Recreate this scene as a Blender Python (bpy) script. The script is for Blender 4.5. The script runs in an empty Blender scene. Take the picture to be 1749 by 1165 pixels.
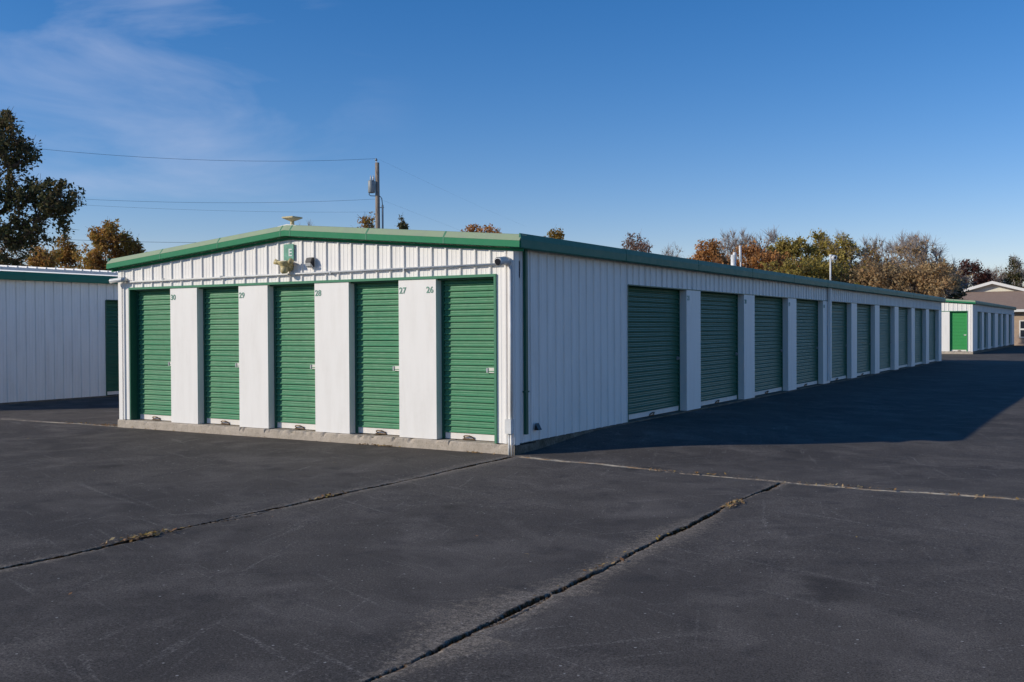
import bpy, math, random
import numpy as np
from mathutils import Vector, Matrix
from mathutils.geometry import delaunay_2d_cdt

# ------------------------------------------------------------------ camera, sky, sun, exposure
scene = bpy.context.scene
col = scene.collection
YAW, PITCH, ROLL = math.radians(31.157), math.radians(-0.731), math.radians(-0.296)
CAM = Vector((6.62652, -11.00706, 1.60779))
FPX = 1729.28                                   # focal length in pixels of the 1749 px wide photograph
_fw = Vector((-math.sin(YAW) * math.cos(PITCH), math.cos(YAW) * math.cos(PITCH), math.sin(PITCH)))
_r0 = Vector((math.cos(YAW), math.sin(YAW), 0)); _u0 = _r0.cross(_fw)
_rt = _r0 * math.cos(ROLL) + _u0 * math.sin(ROLL)
_up = -_r0 * math.sin(ROLL) + _u0 * math.cos(ROLL)
cd = bpy.data.cameras.new('camera'); cam = bpy.data.objects.new('camera', cd); col.objects.link(cam)
cam.matrix_world = Matrix(((_rt.x, _up.x, -_fw.x, CAM.x), (_rt.y, _up.y, -_fw.y, CAM.y), (_rt.z, _up.z, -_fw.z, CAM.z), (0, 0, 0, 1)))
cd.sensor_width = 36; cd.lens = FPX / 1749 * 36; cd.clip_end = 3000; cd.clip_start = 0.05
scene.camera = cam

def at(px, py, depth):                          # photograph pixel + distance along the view axis -> point
    return CAM + (_fw + _rt * ((px - 874.5) / FPX) - _up * ((py - 582.5) / FPX)) * depth

SUN_EL, SUN_AZ = math.radians(23.5), math.radians(225)   # azimuth clockwise from +Y: sun stands behind the left shoulder
world = bpy.data.worlds.new('World'); scene.world = world; world.use_nodes = True
wn = world.node_tree; wn.nodes.clear()
def wnode(t, **k):
    n = wn.nodes.new(t)
    for a, b in k.items(): setattr(n, a, b)
    return n
sky = wnode('ShaderNodeTexSky', sky_type='NISHITA'); sky.sun_disc = False
sky.sun_elevation = SUN_EL; sky.sun_rotation = SUN_AZ
sky.air_density = 1.0; sky.dust_density = 0.05; sky.ozone_density = 3.5; sky.altitude = 100
bg = wnode('ShaderNodeBackground'); bg.inputs['Strength'].default_value = 0.116
wo = wnode('ShaderNodeOutputWorld')
tc = wnode('ShaderNodeTexCoord')
# thin cirrus: streaky noise, thick only around one bank of cloud
mp = wnode('ShaderNodeMapping'); mp.inputs['Rotation'].default_value = (0.15, 0.35, 0.55); mp.inputs['Scale'].default_value = (1.3, 2.2, 6.5)
nz = wnode('ShaderNodeTexNoise'); nz.inputs['Scale'].default_value = 2.1; nz.inputs['Detail'].default_value = 6; nz.inputs['Roughness'].default_value = 0.55; nz.inputs['Distortion'].default_value = 0.7
rmp = wnode('ShaderNodeMapRange'); rmp.inputs['From Min'].default_value = 0.46; rmp.inputs['From Max'].default_value = 0.78
cdir = at(110, 110, 1) - CAM; cdir.normalize()
dotn = wnode('ShaderNodeVectorMath', operation='DOT_PRODUCT'); dotn.inputs[1].default_value = cdir
dr = wnode('ShaderNodeMapRange', interpolation_type='SMOOTHSTEP'); dr.inputs['From Min'].default_value = 0.945; dr.inputs['From Max'].default_value = 1.0
mul = wnode('ShaderNodeMath', operation='MULTIPLY'); mul2 = wnode('ShaderNodeMath', operation='MULTIPLY'); mul2.inputs[1].default_value = 0.38
mixc = wnode('ShaderNodeMixRGB'); mixc.inputs['Color2'].default_value = (4.6, 5.1, 6.6, 1)
L = wn.links.new
L(tc.outputs['Generated'], mp.inputs['Vector']); L(mp.outputs[0], nz.inputs['Vector']); L(nz.outputs['Fac'], rmp.inputs['Value'])
L(tc.outputs['Generated'], dotn.inputs[0]); L(dotn.outputs['Value'], dr.inputs['Value'])
L(rmp.outputs[0], mul.inputs[0]); L(dr.outputs[0], mul.inputs[1]); L(mul.outputs[0], mul2.inputs[0]); L(mul2.outputs[0], mixc.inputs['Fac'])
hs = wnode('ShaderNodeHueSaturation'); hs.inputs['Saturation'].default_value = 1.33; tn_ = wnode('ShaderNodeMixRGB', blend_type='MULTIPLY'); tn_.inputs['Fac'].default_value = 1; tn_.inputs['Color2'].default_value = (1.06, 0.88, 1.0, 1)
L(sky.outputs[0], hs.inputs['Color']); L(hs.outputs[0], tn_.inputs['Color1']); L(tn_.outputs[0], mixc.inputs['Color1']); L(mixc.outputs[0], bg.inputs['Color']); L(bg.outputs[0], wo.inputs['Surface'])

sd = bpy.data.lights.new('sun', 'SUN'); sd.energy = 3.5; sd.angle = math.radians(0.53); sd.color = (1.0, 0.91, 0.765)
sun = bpy.data.objects.new('sun', sd); col.objects.link(sun)
to_sun = Vector((math.sin(SUN_AZ) * math.cos(SUN_EL), math.cos(SUN_AZ) * math.cos(SUN_EL), math.sin(SUN_EL)))
sun.rotation_euler = to_sun.to_track_quat('Z', 'Y').to_euler(); sun.location = to_sun * 60
scene.view_settings.view_transform = 'Standard'; scene.view_settings.look = 'None'
scene.view_settings.exposure = 0.10; scene.view_settings.gamma = 1.0; scene.view_settings.use_curve_mapping = False
scene.render.engine = 'CYCLES'; scene.render.resolution_x = 1024; scene.render.resolution_y = 682

# ------------------------------------------------------------------ materials
class NT:
    def __init__(s, name):
        s.m = bpy.data.materials.new(name); s.m.use_nodes = True; s.t = s.m.node_tree
        s.b = s.t.nodes['Principled BSDF']
    def n(s, t, ins=None, **k):
        o = s.t.nodes.new(t)
        for a, b in k.items(): setattr(o, a, b)
        for a, b in (ins or {}).items():
            if hasattr(b, 'is_output'): s.t.links.new(b, o.inputs[a])
            else: o.inputs[a].default_value = b
        return o
    def pos(s, scale=(1, 1, 1)):
        g = s.n('ShaderNodeNewGeometry')
        return s.n('ShaderNodeVectorMath', {0: g.outputs['Position'], 1: scale}, operation='MULTIPLY').outputs[0]
    def noise(s, vec, scale, detail=4, rough=0.55, dist=0.0):
        return s.n('ShaderNodeTexNoise', {'Vector': vec, 'Scale': scale, 'Detail': detail, 'Roughness': rough, 'Distortion': dist}).outputs['Fac']
    def rng(s, v, a, b, c=0.0, d=1.0):
        return s.n('ShaderNodeMapRange', {'Value': v, 'From Min': a, 'From Max': b, 'To Min': c, 'To Max': d}).outputs[0]
    def mix(s, f, a, b, mode='MIX'):
        return s.n('ShaderNodeMixRGB', {'Fac': f, 'Color1': a, 'Color2': b}, blend_type=mode).outputs[0]
    def math(s, op, a, b=0.0):
        return s.n('ShaderNodeMath', {0: a, 1: b}, operation=op).outputs[0]
    def attr(s, name):
        return s.n('ShaderNodeAttribute', attribute_name=name).outputs['Fac']
    def set(s, color=None, rough=None, metal=None, spec=None, bump=None, bstr=0.2, bdist=0.01):
        def put(k, v):
            if v is None: return
            if hasattr(v, 'is_output'): s.t.links.new(v, s.b.inputs[k])
            else: s.b.inputs[k].default_value = v
        put('Base Color', color); put('Roughness', rough); put('Metallic', metal); put('Specular IOR Level', spec)
        if bump is not None:
            bn = s.n('ShaderNodeBump', {'Strength': bstr, 'Distance': bdist, 'Height': bump})
            s.t.links.new(bn.outputs[0], s.b.inputs['Normal'])
        return s.m
def c4(r, g, b): return (r, g, b, 1.0)
M = {}
def paint(name, base, dirt, rough=0.45, streak=0.35, spec=0.4, warp=0.004):
    k = NT(name)
    a = k.noise(k.pos((3.0, 3.0, 0.5)), 2.2, 5, 0.6)
    b = k.noise(k.pos((1, 1, 1)), 14, 3, 0.6)
    f = k.math('MULTIPLY', k.rng(a, 0.42, 0.8), k.rng(b, 0.2, 0.8, 0.4, 1.0))
    f = k.math('MULTIPLY', f, streak)
    M[name] = k.set(k.mix(f, c4(*base), c4(*dirt)), k.rng(b, 0.2, 0.8, rough - 0.06, rough + 0.1), 0.0, spec,
                    bump=k.noise(k.pos((1, 1, 0.6)), 1.3, 2), bstr=0.25, bdist=warp)
def plain(name, c, rough=0.5, metal=0.0, spec=0.5, var=0.12, scale=8):
    k = NT(name); nn = k.noise(k.pos(), scale, 4)
    d = tuple(x * (1 - var * 2.2) for x in c)
    M[name] = k.set(k.mix(k.rng(nn, 0.3, 0.75), c4(*c), c4(*d)), rough, metal, spec)
paint('white_panel', (0.87, 0.84, 0.795), (0.60, 0.56, 0.50), 0.48, 0.5, 0.3)
paint('white_smooth', (0.865, 0.835, 0.785), (0.66, 0.62, 0.56), 0.48, 0.5, 0.3)
paint('green_trim', (0.028, 0.215, 0.100), (0.045, 0.22, 0.12), 0.62, 0.5, 0.15)
paint('green_chalked', (0.31, 0.39, 0.25), (0.29, 0.32, 0.25), 0.7, 0.8, 0.2)
paint('green_gutter', (0.020, 0.155, 0.105), (0.03, 0.17, 0.12), 0.5, 0.5, 0.25)
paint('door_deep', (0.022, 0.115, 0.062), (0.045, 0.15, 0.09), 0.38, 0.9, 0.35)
paint('green_sage', (0.085, 0.245, 0.145), (0.10, 0.25, 0.16), 0.65, 0.5, 0.15)
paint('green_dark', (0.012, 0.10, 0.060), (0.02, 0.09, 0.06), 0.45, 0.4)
paint('green_fresh', (0.05, 0.34, 0.095), (0.09, 0.34, 0.14), 0.42, 0.5)
paint('roof_white', (0.74, 0.73, 0.71), (0.5, 0.48, 0.45), 0.4, 0.5)
paint('bottom_bar', (0.80, 0.76, 0.70), (0.55, 0.48, 0.40), 0.5, 0.6)
paint('house_trim', (0.78, 0.76, 0.72), (0.6, 0.58, 0.55), 0.5, 0.3)
paint('house_cream', (0.74, 0.70, 0.58), (0.5, 0.47, 0.38), 0.6, 0.3)
plain('pvc', (0.74, 0.74, 0.72), 0.4); plain('galvanized', (0.42, 0.44, 0.46), 0.38, 0.75)
plain('black_plastic', (0.018, 0.018, 0.02), 0.4); plain('yellowed_plastic', (0.62, 0.51, 0.25), 0.5, var=0.2, scale=30)
plain('lens_plastic', (0.62, 0.62, 0.60), 0.2); plain('bronze', (0.20, 0.13, 0.07), 0.4, 0.5)
plain('dark_glass', (0.02, 0.02, 0.025), 0.08); plain('sticker', (0.74, 0.72, 0.64), 0.6); plain('ink', (0.10, 0.09, 0.085), 0.7)
plain('number_green', (0.17, 0.37, 0.27), 0.6, var=0.25, scale=60); plain('sign_green', (0.10, 0.36, 0.25), 0.5, var=0.2, scale=20)
plain('pole_grey', (0.26, 0.29, 0.30), 0.5); plain('wire', (0.025, 0.025, 0.03), 0.7)
plain('pane', (0.03, 0.035, 0.045), 0.08); plain('interior_dark', (0.02, 0.02, 0.02), 0.9)

def door_green():
    k = NT('door_green')
    big = k.noise(k.pos((1.0, 1.0, 0.7)), 1.6, 4); fine = k.noise(k.pos((1, 1, 2.5)), 9, 4)
    c = k.mix(k.rng(big, 0.35, 0.7), c4(0.055, 0.245, 0.122), c4(0.098, 0.268, 0.140))
    c = k.mix(k.rng(fine, 0.55, 0.85, 0, 0.5), c, c4(0.17, 0.285, 0.175))
    spot = k.noise(k.pos((3.0, 3.0, 13)), 1.9, 2)
    c = k.mix(k.rng(spot, 0.70, 0.76, 0, 0.6), c, c4(0.03, 0.26, 0.12))
    oi = k.n('ShaderNodeObjectInfo').outputs['Random']
    c = k.mix(k.rng(oi, 0.0, 1.0, 0.0, 0.30), c, c4(0.115, 0.255, 0.145))
    c = k.mix(k.rng(k.noise(k.pos((6, 6, 0.8)), 1.5, 4), 0.55, 0.75, 0, 0.35), c, c4(0.05, 0.17, 0.09))
    M['door_green'] = k.set(c, k.rng(fine, 0.3, 0.7, 0.5, 0.65), 0.0, 0.28, bump=k.noise(k.pos((2.5, 2.5, 6)), 1.4, 3), bstr=0.5, bdist=0.012)
door_green()
def concrete():
    k = NT('concrete')
    a = k.noise(k.pos(), 5, 6, 0.65); b = k.noise(k.pos(), 45, 4, 0.6)
    v = k.n('ShaderNodeTexVoronoi', {'Vector': k.pos(), 'Scale': 26.0}).outputs['Distance']
    c = k.mix(k.rng(a, 0.35, 0.7), c4(0.50, 0.43, 0.35), c4(0.38, 0.325, 0.26))
    c = k.mix(k.math('MULTIPLY', k.rng(b, 0.52, 0.75), 0.7), c, c4(0.20, 0.16, 0.12))
    h = k.math('ADD', k.math('MULTIPLY', a, 1.0), k.math('MULTIPLY', b, 0.5))
    M['concrete'] = k.set(c, 0.9, 0, 0.2, bump=h, bstr=0.6, bdist=0.02)
concrete()
def concrete_stained():
    k = NT('concrete_stained'); a = k.noise(k.pos(), 3.0, 6, 0.7); b = k.noise(k.pos(), 40, 4, 0.6)
    c = k.mix(k.rng(a, 0.35, 0.65), c4(0.085, 0.080, 0.055), c4(0.24, 0.21, 0.17))
    M['concrete_stained'] = k.set(k.mix(k.rng(b, 0.45, 0.75), c, c4(0.06, 0.05, 0.04)), 0.92, 0, 0.15, bump=b, bstr=0.5, bdist=0.01)
concrete_stained()
def asphalt():
    k = NT('asphalt'); P = k.pos()
    big = k.noise(P, 0.22, 4, 0.6); mid = k.noise(P, 1.3, 6, 0.65, 0.5); fine = k.noise(P, 42, 6, 0.8); grain = k.noise(P, 95, 4, 0.8)
    c = k.mix(k.rng(big, 0.35, 0.68), c4(0.091, 0.079, 0.070), c4(0.152, 0.130, 0.111))
    c = k.mix(k.rng(mid, 0.47, 0.72, 0, 0.85), c, c4(0.215, 0.187, 0.164))
    c = k.mix(k.rng(k.noise(P, 2.7, 5, 0.6), 0.54, 0.70, 0, 0.6), c, c4(0.062, 0.056, 0.054))
    # tyre scuffs: long pale streaks in two directions
    for rot, th in ((0.35, 0.63), (1.25, 0.645), (2.3, 0.65)):
        vr = k.n('ShaderNodeVectorRotate', {'Vector': P, 'Angle': rot}, rotation_type='Z_AXIS').outputs[0]
        vs = k.n('ShaderNodeVectorMath', {0: vr, 1: (0.55, 7.0, 1.0)}, operation='MULTIPLY').outputs[0]
        sc = k.noise(vs, 1.25, 5, 0.6, 0.9)
        br = k.rng(fine, 0.45, 0.65)
        c = k.mix(k.math('MULTIPLY', k.rng(sc, th - 0.03, th + 0.06), k.math('MULTIPLY', br, 0.85)), c, c4(0.38, 0.34, 0.30))
    c = k.mix(k.rng(grain, 0.36, 0.58, 0.0, 1.0), k.mix(0.80, c, c4(0.014, 0.013, 0.013)), c)
    c = k.mix(k.math('MULTIPLY', k.rng(fine, 0.54, 0.72, 0, 0.9), k.rng(k.noise(P, 0.9, 5, 0.6), 0.38, 0.66, 0.15, 1.0)), c, c4(0.36, 0.315, 0.27))
    oil = k.noise(P, 0.75, 3, 0.5)
    c = k.mix(k.rng(oil, 0.66, 0.74, 0, 0.65), c, c4(0.026, 0.023, 0.021))
    # chips of pale stone
    vo = k.n('ShaderNodeTexVoronoi', {'Vector': P, 'Scale': 15.0, 'Randomness': 1.0})
    keep = k.math('GREATER_THAN', k.n('ShaderNodeSeparateColor', {0: vo.outputs['Color']}).outputs[0], 0.86)
    chip = k.math('MULTIPLY', k.math('LESS_THAN', vo.outputs['Distance'], 0.11), keep)
    c = k.mix(k.math('MULTIPLY', chip, 0.8), c, c4(0.42, 0.40, 0.37))
    # ravelled, bleached edges along the joints
    w = k.attr('wear')
    wf = k.math('MULTIPLY', k.rng(k.math('ADD', w, k.math('MULTIPLY', k.math('SUBTRACT', k.noise(P, 17, 8, 0.85), 0.5), 3.0)), 0.50, 1.15), k.rng(fine, 0.40, 0.60, 0.25, 1.0))
    c = k.mix(k.math('MULTIPLY', wf, 0.92), c, k.mix(k.rng(grain, 0.35, 0.65), c4(0.12, 0.095, 0.070), c4(0.56, 0.46, 0.35)))
    s = k.attr('sand')
    sf = k.rng(k.math('ADD', s, k.math('MULTIPLY', k.math('SUBTRACT', k.noise(P, 16, 5, 0.7), 0.5), 1.8)), 0.40, 0.85)
    sandc = k.mix(k.rng(k.noise(P, 5.0, 3), 0.45, 0.62), c4(0.42, 0.37, 0.29), c4(0.30, 0.19, 0.10))
    c = k.mix(sf, c, sandc)
    dcol = k.mix(k.rng(fine, 0.4, 0.7), c4(0.035, 0.014, 0.004), c4(0.17, 0.085, 0.032))
    c = k.mix(k.attr('dirt'), c, dcol)
    h = k.math('ADD', k.math('MULTIPLY', grain, 1.0), k.math('MULTIPLY', fine, 0.8))
    M['asphalt'] = k.set(c, k.rng(mid, 0.3, 0.7, 0.84, 0.95), 0, k.rng(k.attr('dirt'), 0, 0.5, 0.14, 0.0), bump=h, bstr=0.55, bdist=0.006)
asphalt()
def grass():
    k = NT('grass'); P = k.pos()
    c = k.mix(k.rng(k.noise(P, 0.4, 5), 0.35, 0.7), c4(0.10, 0.095, 0.035), c4(0.23, 0.165, 0.075))
    c = k.mix(k.rng(k.noise(P, 12, 4), 0.4, 0.7, 0, 0.6), c, c4(0.06, 0.07, 0.025))
    M['grass'] = k.set(c, 0.95, 0, 0.1, bump=k.noise(P, 9, 5), bstr=0.8, bdist=0.08)
grass()
def wood(name, a, b, sc):
    k = NT(name); P = k.pos((sc, sc, sc * 0.06))
    M[name] = k.set(k.mix(k.rng(k.noise(P, 1.0, 6, 0.7), 0.35, 0.7), c4(*a), c4(*b)), 0.85, 0, 0.2, bump=k.noise(P, 1.0, 6, 0.7), bstr=0.6, bdist=0.02)
wood('pole_wood', (0.36, 0.29, 0.225), (0.20, 0.155, 0.12), 14)
wood('bark_grey', (0.42, 0.37, 0.34), (0.27, 0.23, 0.21), 6)
wood('bark_brown', (0.12, 0.09, 0.07), (0.055, 0.04, 0.03), 6)
def brick():
    k = NT('brick'); g = k.pos()
    sw = k.n('ShaderNodeCombineXYZ', {0: k.math('ADD', k.n('ShaderNodeSeparateXYZ', {0: g}).outputs[0], k.n('ShaderNodeSeparateXYZ', {0: g}).outputs[1]), 1: k.n('ShaderNodeSeparateXYZ', {0: g}).outputs[2]}).outputs[0]
    bt = k.n('ShaderNodeTexBrick', {'Vector': sw, 'Color1': c4(0.44, 0.28, 0.19), 'Color2': c4(0.33, 0.18, 0.12), 'Mortar': c4(0.45, 0.42, 0.37), 'Scale': 1.0, 'Mortar Size': 0.012, 'Brick Width': 0.22, 'Row Height': 0.075})
    c = k.mix(k.rng(k.noise(g, 1.6, 4), 0.4, 0.65, 0, 0.7), bt.outputs['Color'], c4(0.47, 0.35, 0.24))
    M['brick'] = k.set(c, 0.9, 0, 0.2, bump=bt.outputs['Fac'], bstr=-0.4, bdist=0.01)
brick()
def shingle():
    k = NT('shingle'); P = k.pos()
    a = k.noise(k.pos((4, 4, 18)), 1.2, 4, 0.7); b = k.noise(P, 0.5, 3)
    c = k.mix(k.rng(a, 0.3, 0.7), c4(0.235, 0.165, 0.13), c4(0.33, 0.25, 0.20))
    c = k.mix(k.rng(b, 0.4, 0.7, 0, 0.4), c, c4(0.30, 0.20, 0.15))
    M['shingle'] = k.set(c, 0.92, 0, 0.2, bump=a, bstr=0.5, bdist=0.02)
shingle()
def leaf(name, cols, trans=0.42):
    k = NT(name); g = k.n('ShaderNodeNewGeometry')
    n1 = k.noise(g.outputs['Position'], 0.8, 3)
    f = k.math('ADD', k.math('MULTIPLY', g.outputs['Random Per Island'], 0.55), k.math('MULTIPLY', k.rng(n1, 0.3, 0.7), 0.45))
    cr = k.n('ShaderNodeValToRGB', {'Fac': f}); e = cr.color_ramp.elements
    while len(e) < len(cols): e.new(0.5)
    for i, c in enumerate(cols): e[i].position = i / (len(cols) - 1); e[i].color = c4(*c)
    k.set(cr.outputs[0], 0.6, 0, 0.25)
    tl = k.n('ShaderNodeBsdfTranslucent', {'Color': cr.outputs[0]})
    ms = k.n('ShaderNodeMixShader', {0: trans, 1: k.b.outputs[0], 2: tl.outputs[0]})
    out = [q for q in k.t.nodes if q.type == 'OUTPUT_MATERIAL'][0]; k.t.links.new(ms.outputs[0], out.inputs['Surface'])
    M[name] = k.m
leaf('leaf_dark', [(0.038, 0.056, 0.026), (0.068, 0.085, 0.036), (0.10, 0.10, 0.042), (0.14, 0.11, 0.05), (0.21, 0.14, 0.06)])
leaf('leaf_mixed', [(0.20, 0.19, 0.05), (0.36, 0.27, 0.06), (0.46, 0.27, 0.07), (0.40, 0.20, 0.06), (0.28, 0.14, 0.07)])
leaf('leaf_orange', [(0.30, 0.16, 0.07), (0.46, 0.23, 0.08), (0.58, 0.29, 0.09), (0.52, 0.26, 0.12), (0.42, 0.27, 0.12)])
leaf('leaf_olive', [(0.24, 0.21, 0.06), (0.36, 0.29, 0.07), (0.45, 0.35, 0.08), (0.38, 0.28, 0.09), (0.30, 0.25, 0.12)])
leaf('leaf_brown', [(0.28, 0.22, 0.12), (0.40, 0.29, 0.15), (0.46, 0.32, 0.16), (0.48, 0.28, 0.13), (0.36, 0.30, 0.17)])
leaf('leaf_yellow', [(0.22, 0.19, 0.03), (0.32, 0.23, 0.04), (0.40, 0.24, 0.05), (0.28, 0.16, 0.04)])
leaf('leaf_red', [(0.130, 0.046, 0.039), (0.195, 0.065, 0.046), (0.117, 0.065, 0.052), (0.065, 0.058, 0.039)])
leaf('leaf_pink', [(0.24, 0.13, 0.09), (0.30, 0.16, 0.10), (0.20, 0.13, 0.11), (0.26, 0.19, 0.10)])
leaf('litter', [(0.30, 0.19, 0.06), (0.42, 0.28, 0.07), (0.26, 0.13, 0.06), (0.38, 0.30, 0.16), (0.20, 0.10, 0.05)], 0.1)

# ------------------------------------------------------------------ object helpers
WLOC = {}
def put(name, me, mat=None, parent=None, loc=(0, 0, 0)):
    o = bpy.data.objects.new(name, me); col.objects.link(o)
    if me is not None and mat is not None and len(me.materials) == 0: me.materials.append(M[mat])
    o.location = loc
    if parent is not None:
        o.parent = parent; o.matrix_parent_inverse = Matrix.Translation(-WLOC[parent])
    WLOC[o] = Vector(loc)
    return o
def tag(o, label, cat, group=None):
    o['label'] = label; o['category'] = cat
    if group: o['group'] = group
    return o
def thing(name, loc, label, cat, group=None):
    o = put(name, None, loc=loc); o.empty_display_size = 0.2
    return tag(o, label, cat, group)
def mesh(name, v, f, smooth=False):
    me = bpy.data.meshes.new(name); me.from_pydata([tuple(p) for p in v], [], f); me.update()
    if smooth: me.shade_smooth()
    return me
class MB:
    def __init__(s): s.v = []; s.f = []
    def box(s, a, b):
        x0, y0, z0 = a; x1, y1, z1 = b; i = len(s.v)
        x0, x1 = sorted((x0, x1)); y0, y1 = sorted((y0, y1)); z0, z1 = sorted((z0, z1))
        s.v += [(x0, y0, z0), (x1, y0, z0), (x1, y1, z0), (x0, y1, z0), (x0, y0, z1), (x1, y0, z1), (x1, y1, z1), (x0, y1, z1)]
        s.f += [(i, i + 3, i + 2, i + 1), (i + 4, i + 5, i + 6, i + 7), (i, i + 1, i + 5, i + 4), (i + 1, i + 2, i + 6, i + 5), (i + 2, i + 3, i + 7, i + 6), (i + 3, i, i + 4, i + 7)]
        return s
    def tube(s, pts, r, n=8, cap=True):
        pts = [Vector(p) for p in pts]; rs = r if isinstance(r, (list, tuple)) else [r] * len(pts); rings = []
        for k, p in enumerate(pts):
            d = (pts[min(k + 1, len(pts) - 1)] - pts[max(k - 1, 0)]).normalized()
            a = d.cross(Vector((0, 0, 1))) if abs(d.z) < 0.95 else d.cross(Vector((1, 0, 0)))
            a.normalize(); b = d.cross(a); i = len(s.v)
            s.v += [tuple(p + (a * math.cos(q) + b * math.sin(q)) * rs[k]) for q in [2 * math.pi * j / n for j in range(n)]]
            rings.append(i)
        for i, j in zip(rings, rings[1:]):
            s.f += [(i + k, i + (k + 1) % n, j + (k + 1) % n, j + k) for k in range(n)]
        if cap:
            s.f.append(tuple(rings[0] + k for k in range(n))[::-1]); s.f.append(tuple(rings[-1] + k for k in range(n)))
        return s
    def prism(s, poly, fn, t0, t1):             # closed outline (a, b) swept from t0 to t1 by fn(a, b, t)
        i = len(s.v); n = len(poly)
        s.v += [tuple(fn(a, b, t0)) for a, b in poly] + [tuple(fn(a, b, t1)) for a, b in poly]
        s.f += [(i + k, i + (k + 1) % n, i + n + (k + 1) % n, i + n + k) for k in range(n)]
        s.f += [tuple(range(i + n - 1, i - 1, -1)), tuple(range(i + n, i + 2 * n))]
        return s
    def build(s, name, mat, parent=None, smooth=False, loc=(0, 0, 0)):
        return put(name, mesh(name, s.v, s.f, smooth), mat, parent, loc)
def text_mesh(body, size, ext=0.002):
    cu = bpy.data.curves.new('txt', 'FONT'); cu.body = body; cu.size = size; cu.extrude = ext; cu.offset = 0.018 * size; cu.align_x = 'LEFT'; cu.resolution_u = 3
    o = bpy.data.objects.new('txt', cu); col.objects.link(o)
    dg = bpy.context.evaluated_depsgraph_get(); me = bpy.data.meshes.new_from_object(o.evaluated_get(dg))
    bpy.data.objects.remove(o); bpy.data.curves.remove(cu); me.name = 'lettering'; me.materials.clear()
    return me
def smooth01(x, a, b):
    t = np.clip((np.asarray(x, float) - a) / (b - a), 0, 1); return t * t * (3 - 2 * t)

# ------------------------------------------------------------------ ground and asphalt lot
g = MB(); R_ = 1500
g.v = [(-R_, -R_, -0.12), (R_, -R_, -0.12), (R_, R_, -0.12), (-R_, R_, -0.12)]; g.f = [(0, 1, 2, 3)]
o = g.build('ground', 'grass'); o['kind'] = 'structure'

rs = np.random.RandomState(5)
def wiggle(pts, step_near, amp):
    out = []
    for (a, b) in zip(pts, pts[1:]):
        a = np.array(a, float); b = np.array(b, float); Ln = np.linalg.norm(b - a); t = 0.0
        while t < Ln:
            p = a + (b - a) * t / Ln
            out.append(p)
            d = np.linalg.norm(p - np.array([3.0, -4.0])); t += step_near * max(1.0, d / 5.0) if d < 14 else 1.2
    out.append(np.array(pts[-1], float)); out = np.array(out)
    s = np.concatenate([[0], np.cumsum(np.linalg.norm(np.diff(out, axis=0), axis=1))])
    tan = np.gradient(out, axis=0); tan /= np.linalg.norm(tan, axis=1)[:, None] + 1e-9; nor = np.stack([-tan[:, 1], tan[:, 0]], 1)
    w = sum(amp / f * np.sin(s * f * 3.1 + ph) for f, ph in ((1, rs.rand() * 6), (2.7, rs.rand() * 6), (6.1, rs.rand() * 6), (13.7, rs.rand() * 6), (29, rs.rand() * 6)))
    w *= np.clip(s / 0.5, 0, 1)
    return out + nor * w[:, None], nor, s
SEAMS = [  # polyline, depth of the crack, half width, bleached band, sand fill
    (wiggle([(0.06, -0.14), (0.07, -2.9), (0.06, -4.8), (0.12, -5.8), (0.14, -7.0), (0.2, -30)], 0.035, 0.012), 0.05, 0.0165, 0.14, 0.0),
    (wiggle([(0.10, -0.10), (1.94, -0.37), (3.37, -0.59), (3.60, -0.62), (5.84, -0.60), (9.0, -0.7), (40, -0.9)], 0.05, 0.035), 0.016, 0.014, 0.10, 1.0),
    (wiggle([(3.60, -0.64), (3.57, -2.1), (3.63, -4.2), (3.67, -6.16), (3.66, -7.35), (3.6, -30)], 0.035, 0.013), 0.05, 0.0155, 0.18, 0.0),
    (wiggle([(-7.74, 0.06), (-9.17, 0.03), (-10.98, -0.02), (-44, -0.1)], 0.05, 0.02), 0.012, 0.012, 0.09, 1.0),
    (wiggle([(3.655, -5.62), (3.70, -5.85), (3.725, -6.1), (3.70, -6.35), (3.665, -6.55)], 0.03, 0.010), 0.018, 0.0055, 0.12, 0.0),
    (wiggle([(0.09, -4.35), (0.16, -4.6), (0.15, -4.9), (0.085, -5.1)], 0.03, 0.008), 0.02, 0.006, 0.07, 0.0)]
P2, extra = [], []
allc = []
for (pl, nor, s), dep, hw, band, sand in SEAMS: allc.append(pl)
def nearest(pts):
    best = np.full(len(pts), 1e9); bi = np.zeros(len(pts), int); bs = np.zeros(len(pts))
    for k, ((pl, nor, s), *_r) in enumerate(SEAMS):
        a, b = pl[:-1], pl[1:]; ab = b - a; l2 = (ab ** 2).sum(1)
        for i0 in range(0, len(pts), 2000):
            q = pts[i0:i0 + 2000]
            t = np.clip(((q[:, None, :] - a[None]) * ab[None]).sum(2) / l2[None], 0, 1)
            dd = np.linalg.norm(q[:, None, :] - (a[None] + t[..., None] * ab[None]), axis=2)
            j = dd.argmin(1); m = dd[np.arange(len(q)), j]; up = m < best[i0:i0 + 2000]
            best[i0:i0 + 2000][up] = m[up]; bi[i0:i0 + 2000][up] = k; bs[i0:i0 + 2000][up] = s[j[up]]
    return best, bi, bs
pts = []
for k, ((pl, nor, s), dep, hw, band, sand) in enumerate(SEAMS):
    near = np.linalg.norm(pl - np.array([3.0, -4.0]), axis=1) < 15
    pts.append(pl)
    for off in (0.007, 0.0125, 0.019, 0.028, 0.045, 0.08, 0.14, 0.25, 0.45):
        for sg in (-1, 1):
            q = pl + nor * off * sg
            keep = near & ((np.arange(len(pl)) % (1 if off < 0.05 else 2 if off < 0.15 else 4)) == 0)
            if off < 0.03: q = q + rs.randn(*q.shape) * 0.0025
            pts.append(q[keep])
gx, gy = np.meshgrid(np.arange(-14, 14.01, 0.4), np.arange(-12, 37, 0.4)); gg = np.stack([gx.ravel(), gy.ravel()], 1) + rs.randn(gx.size, 2) * 0.03
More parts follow.
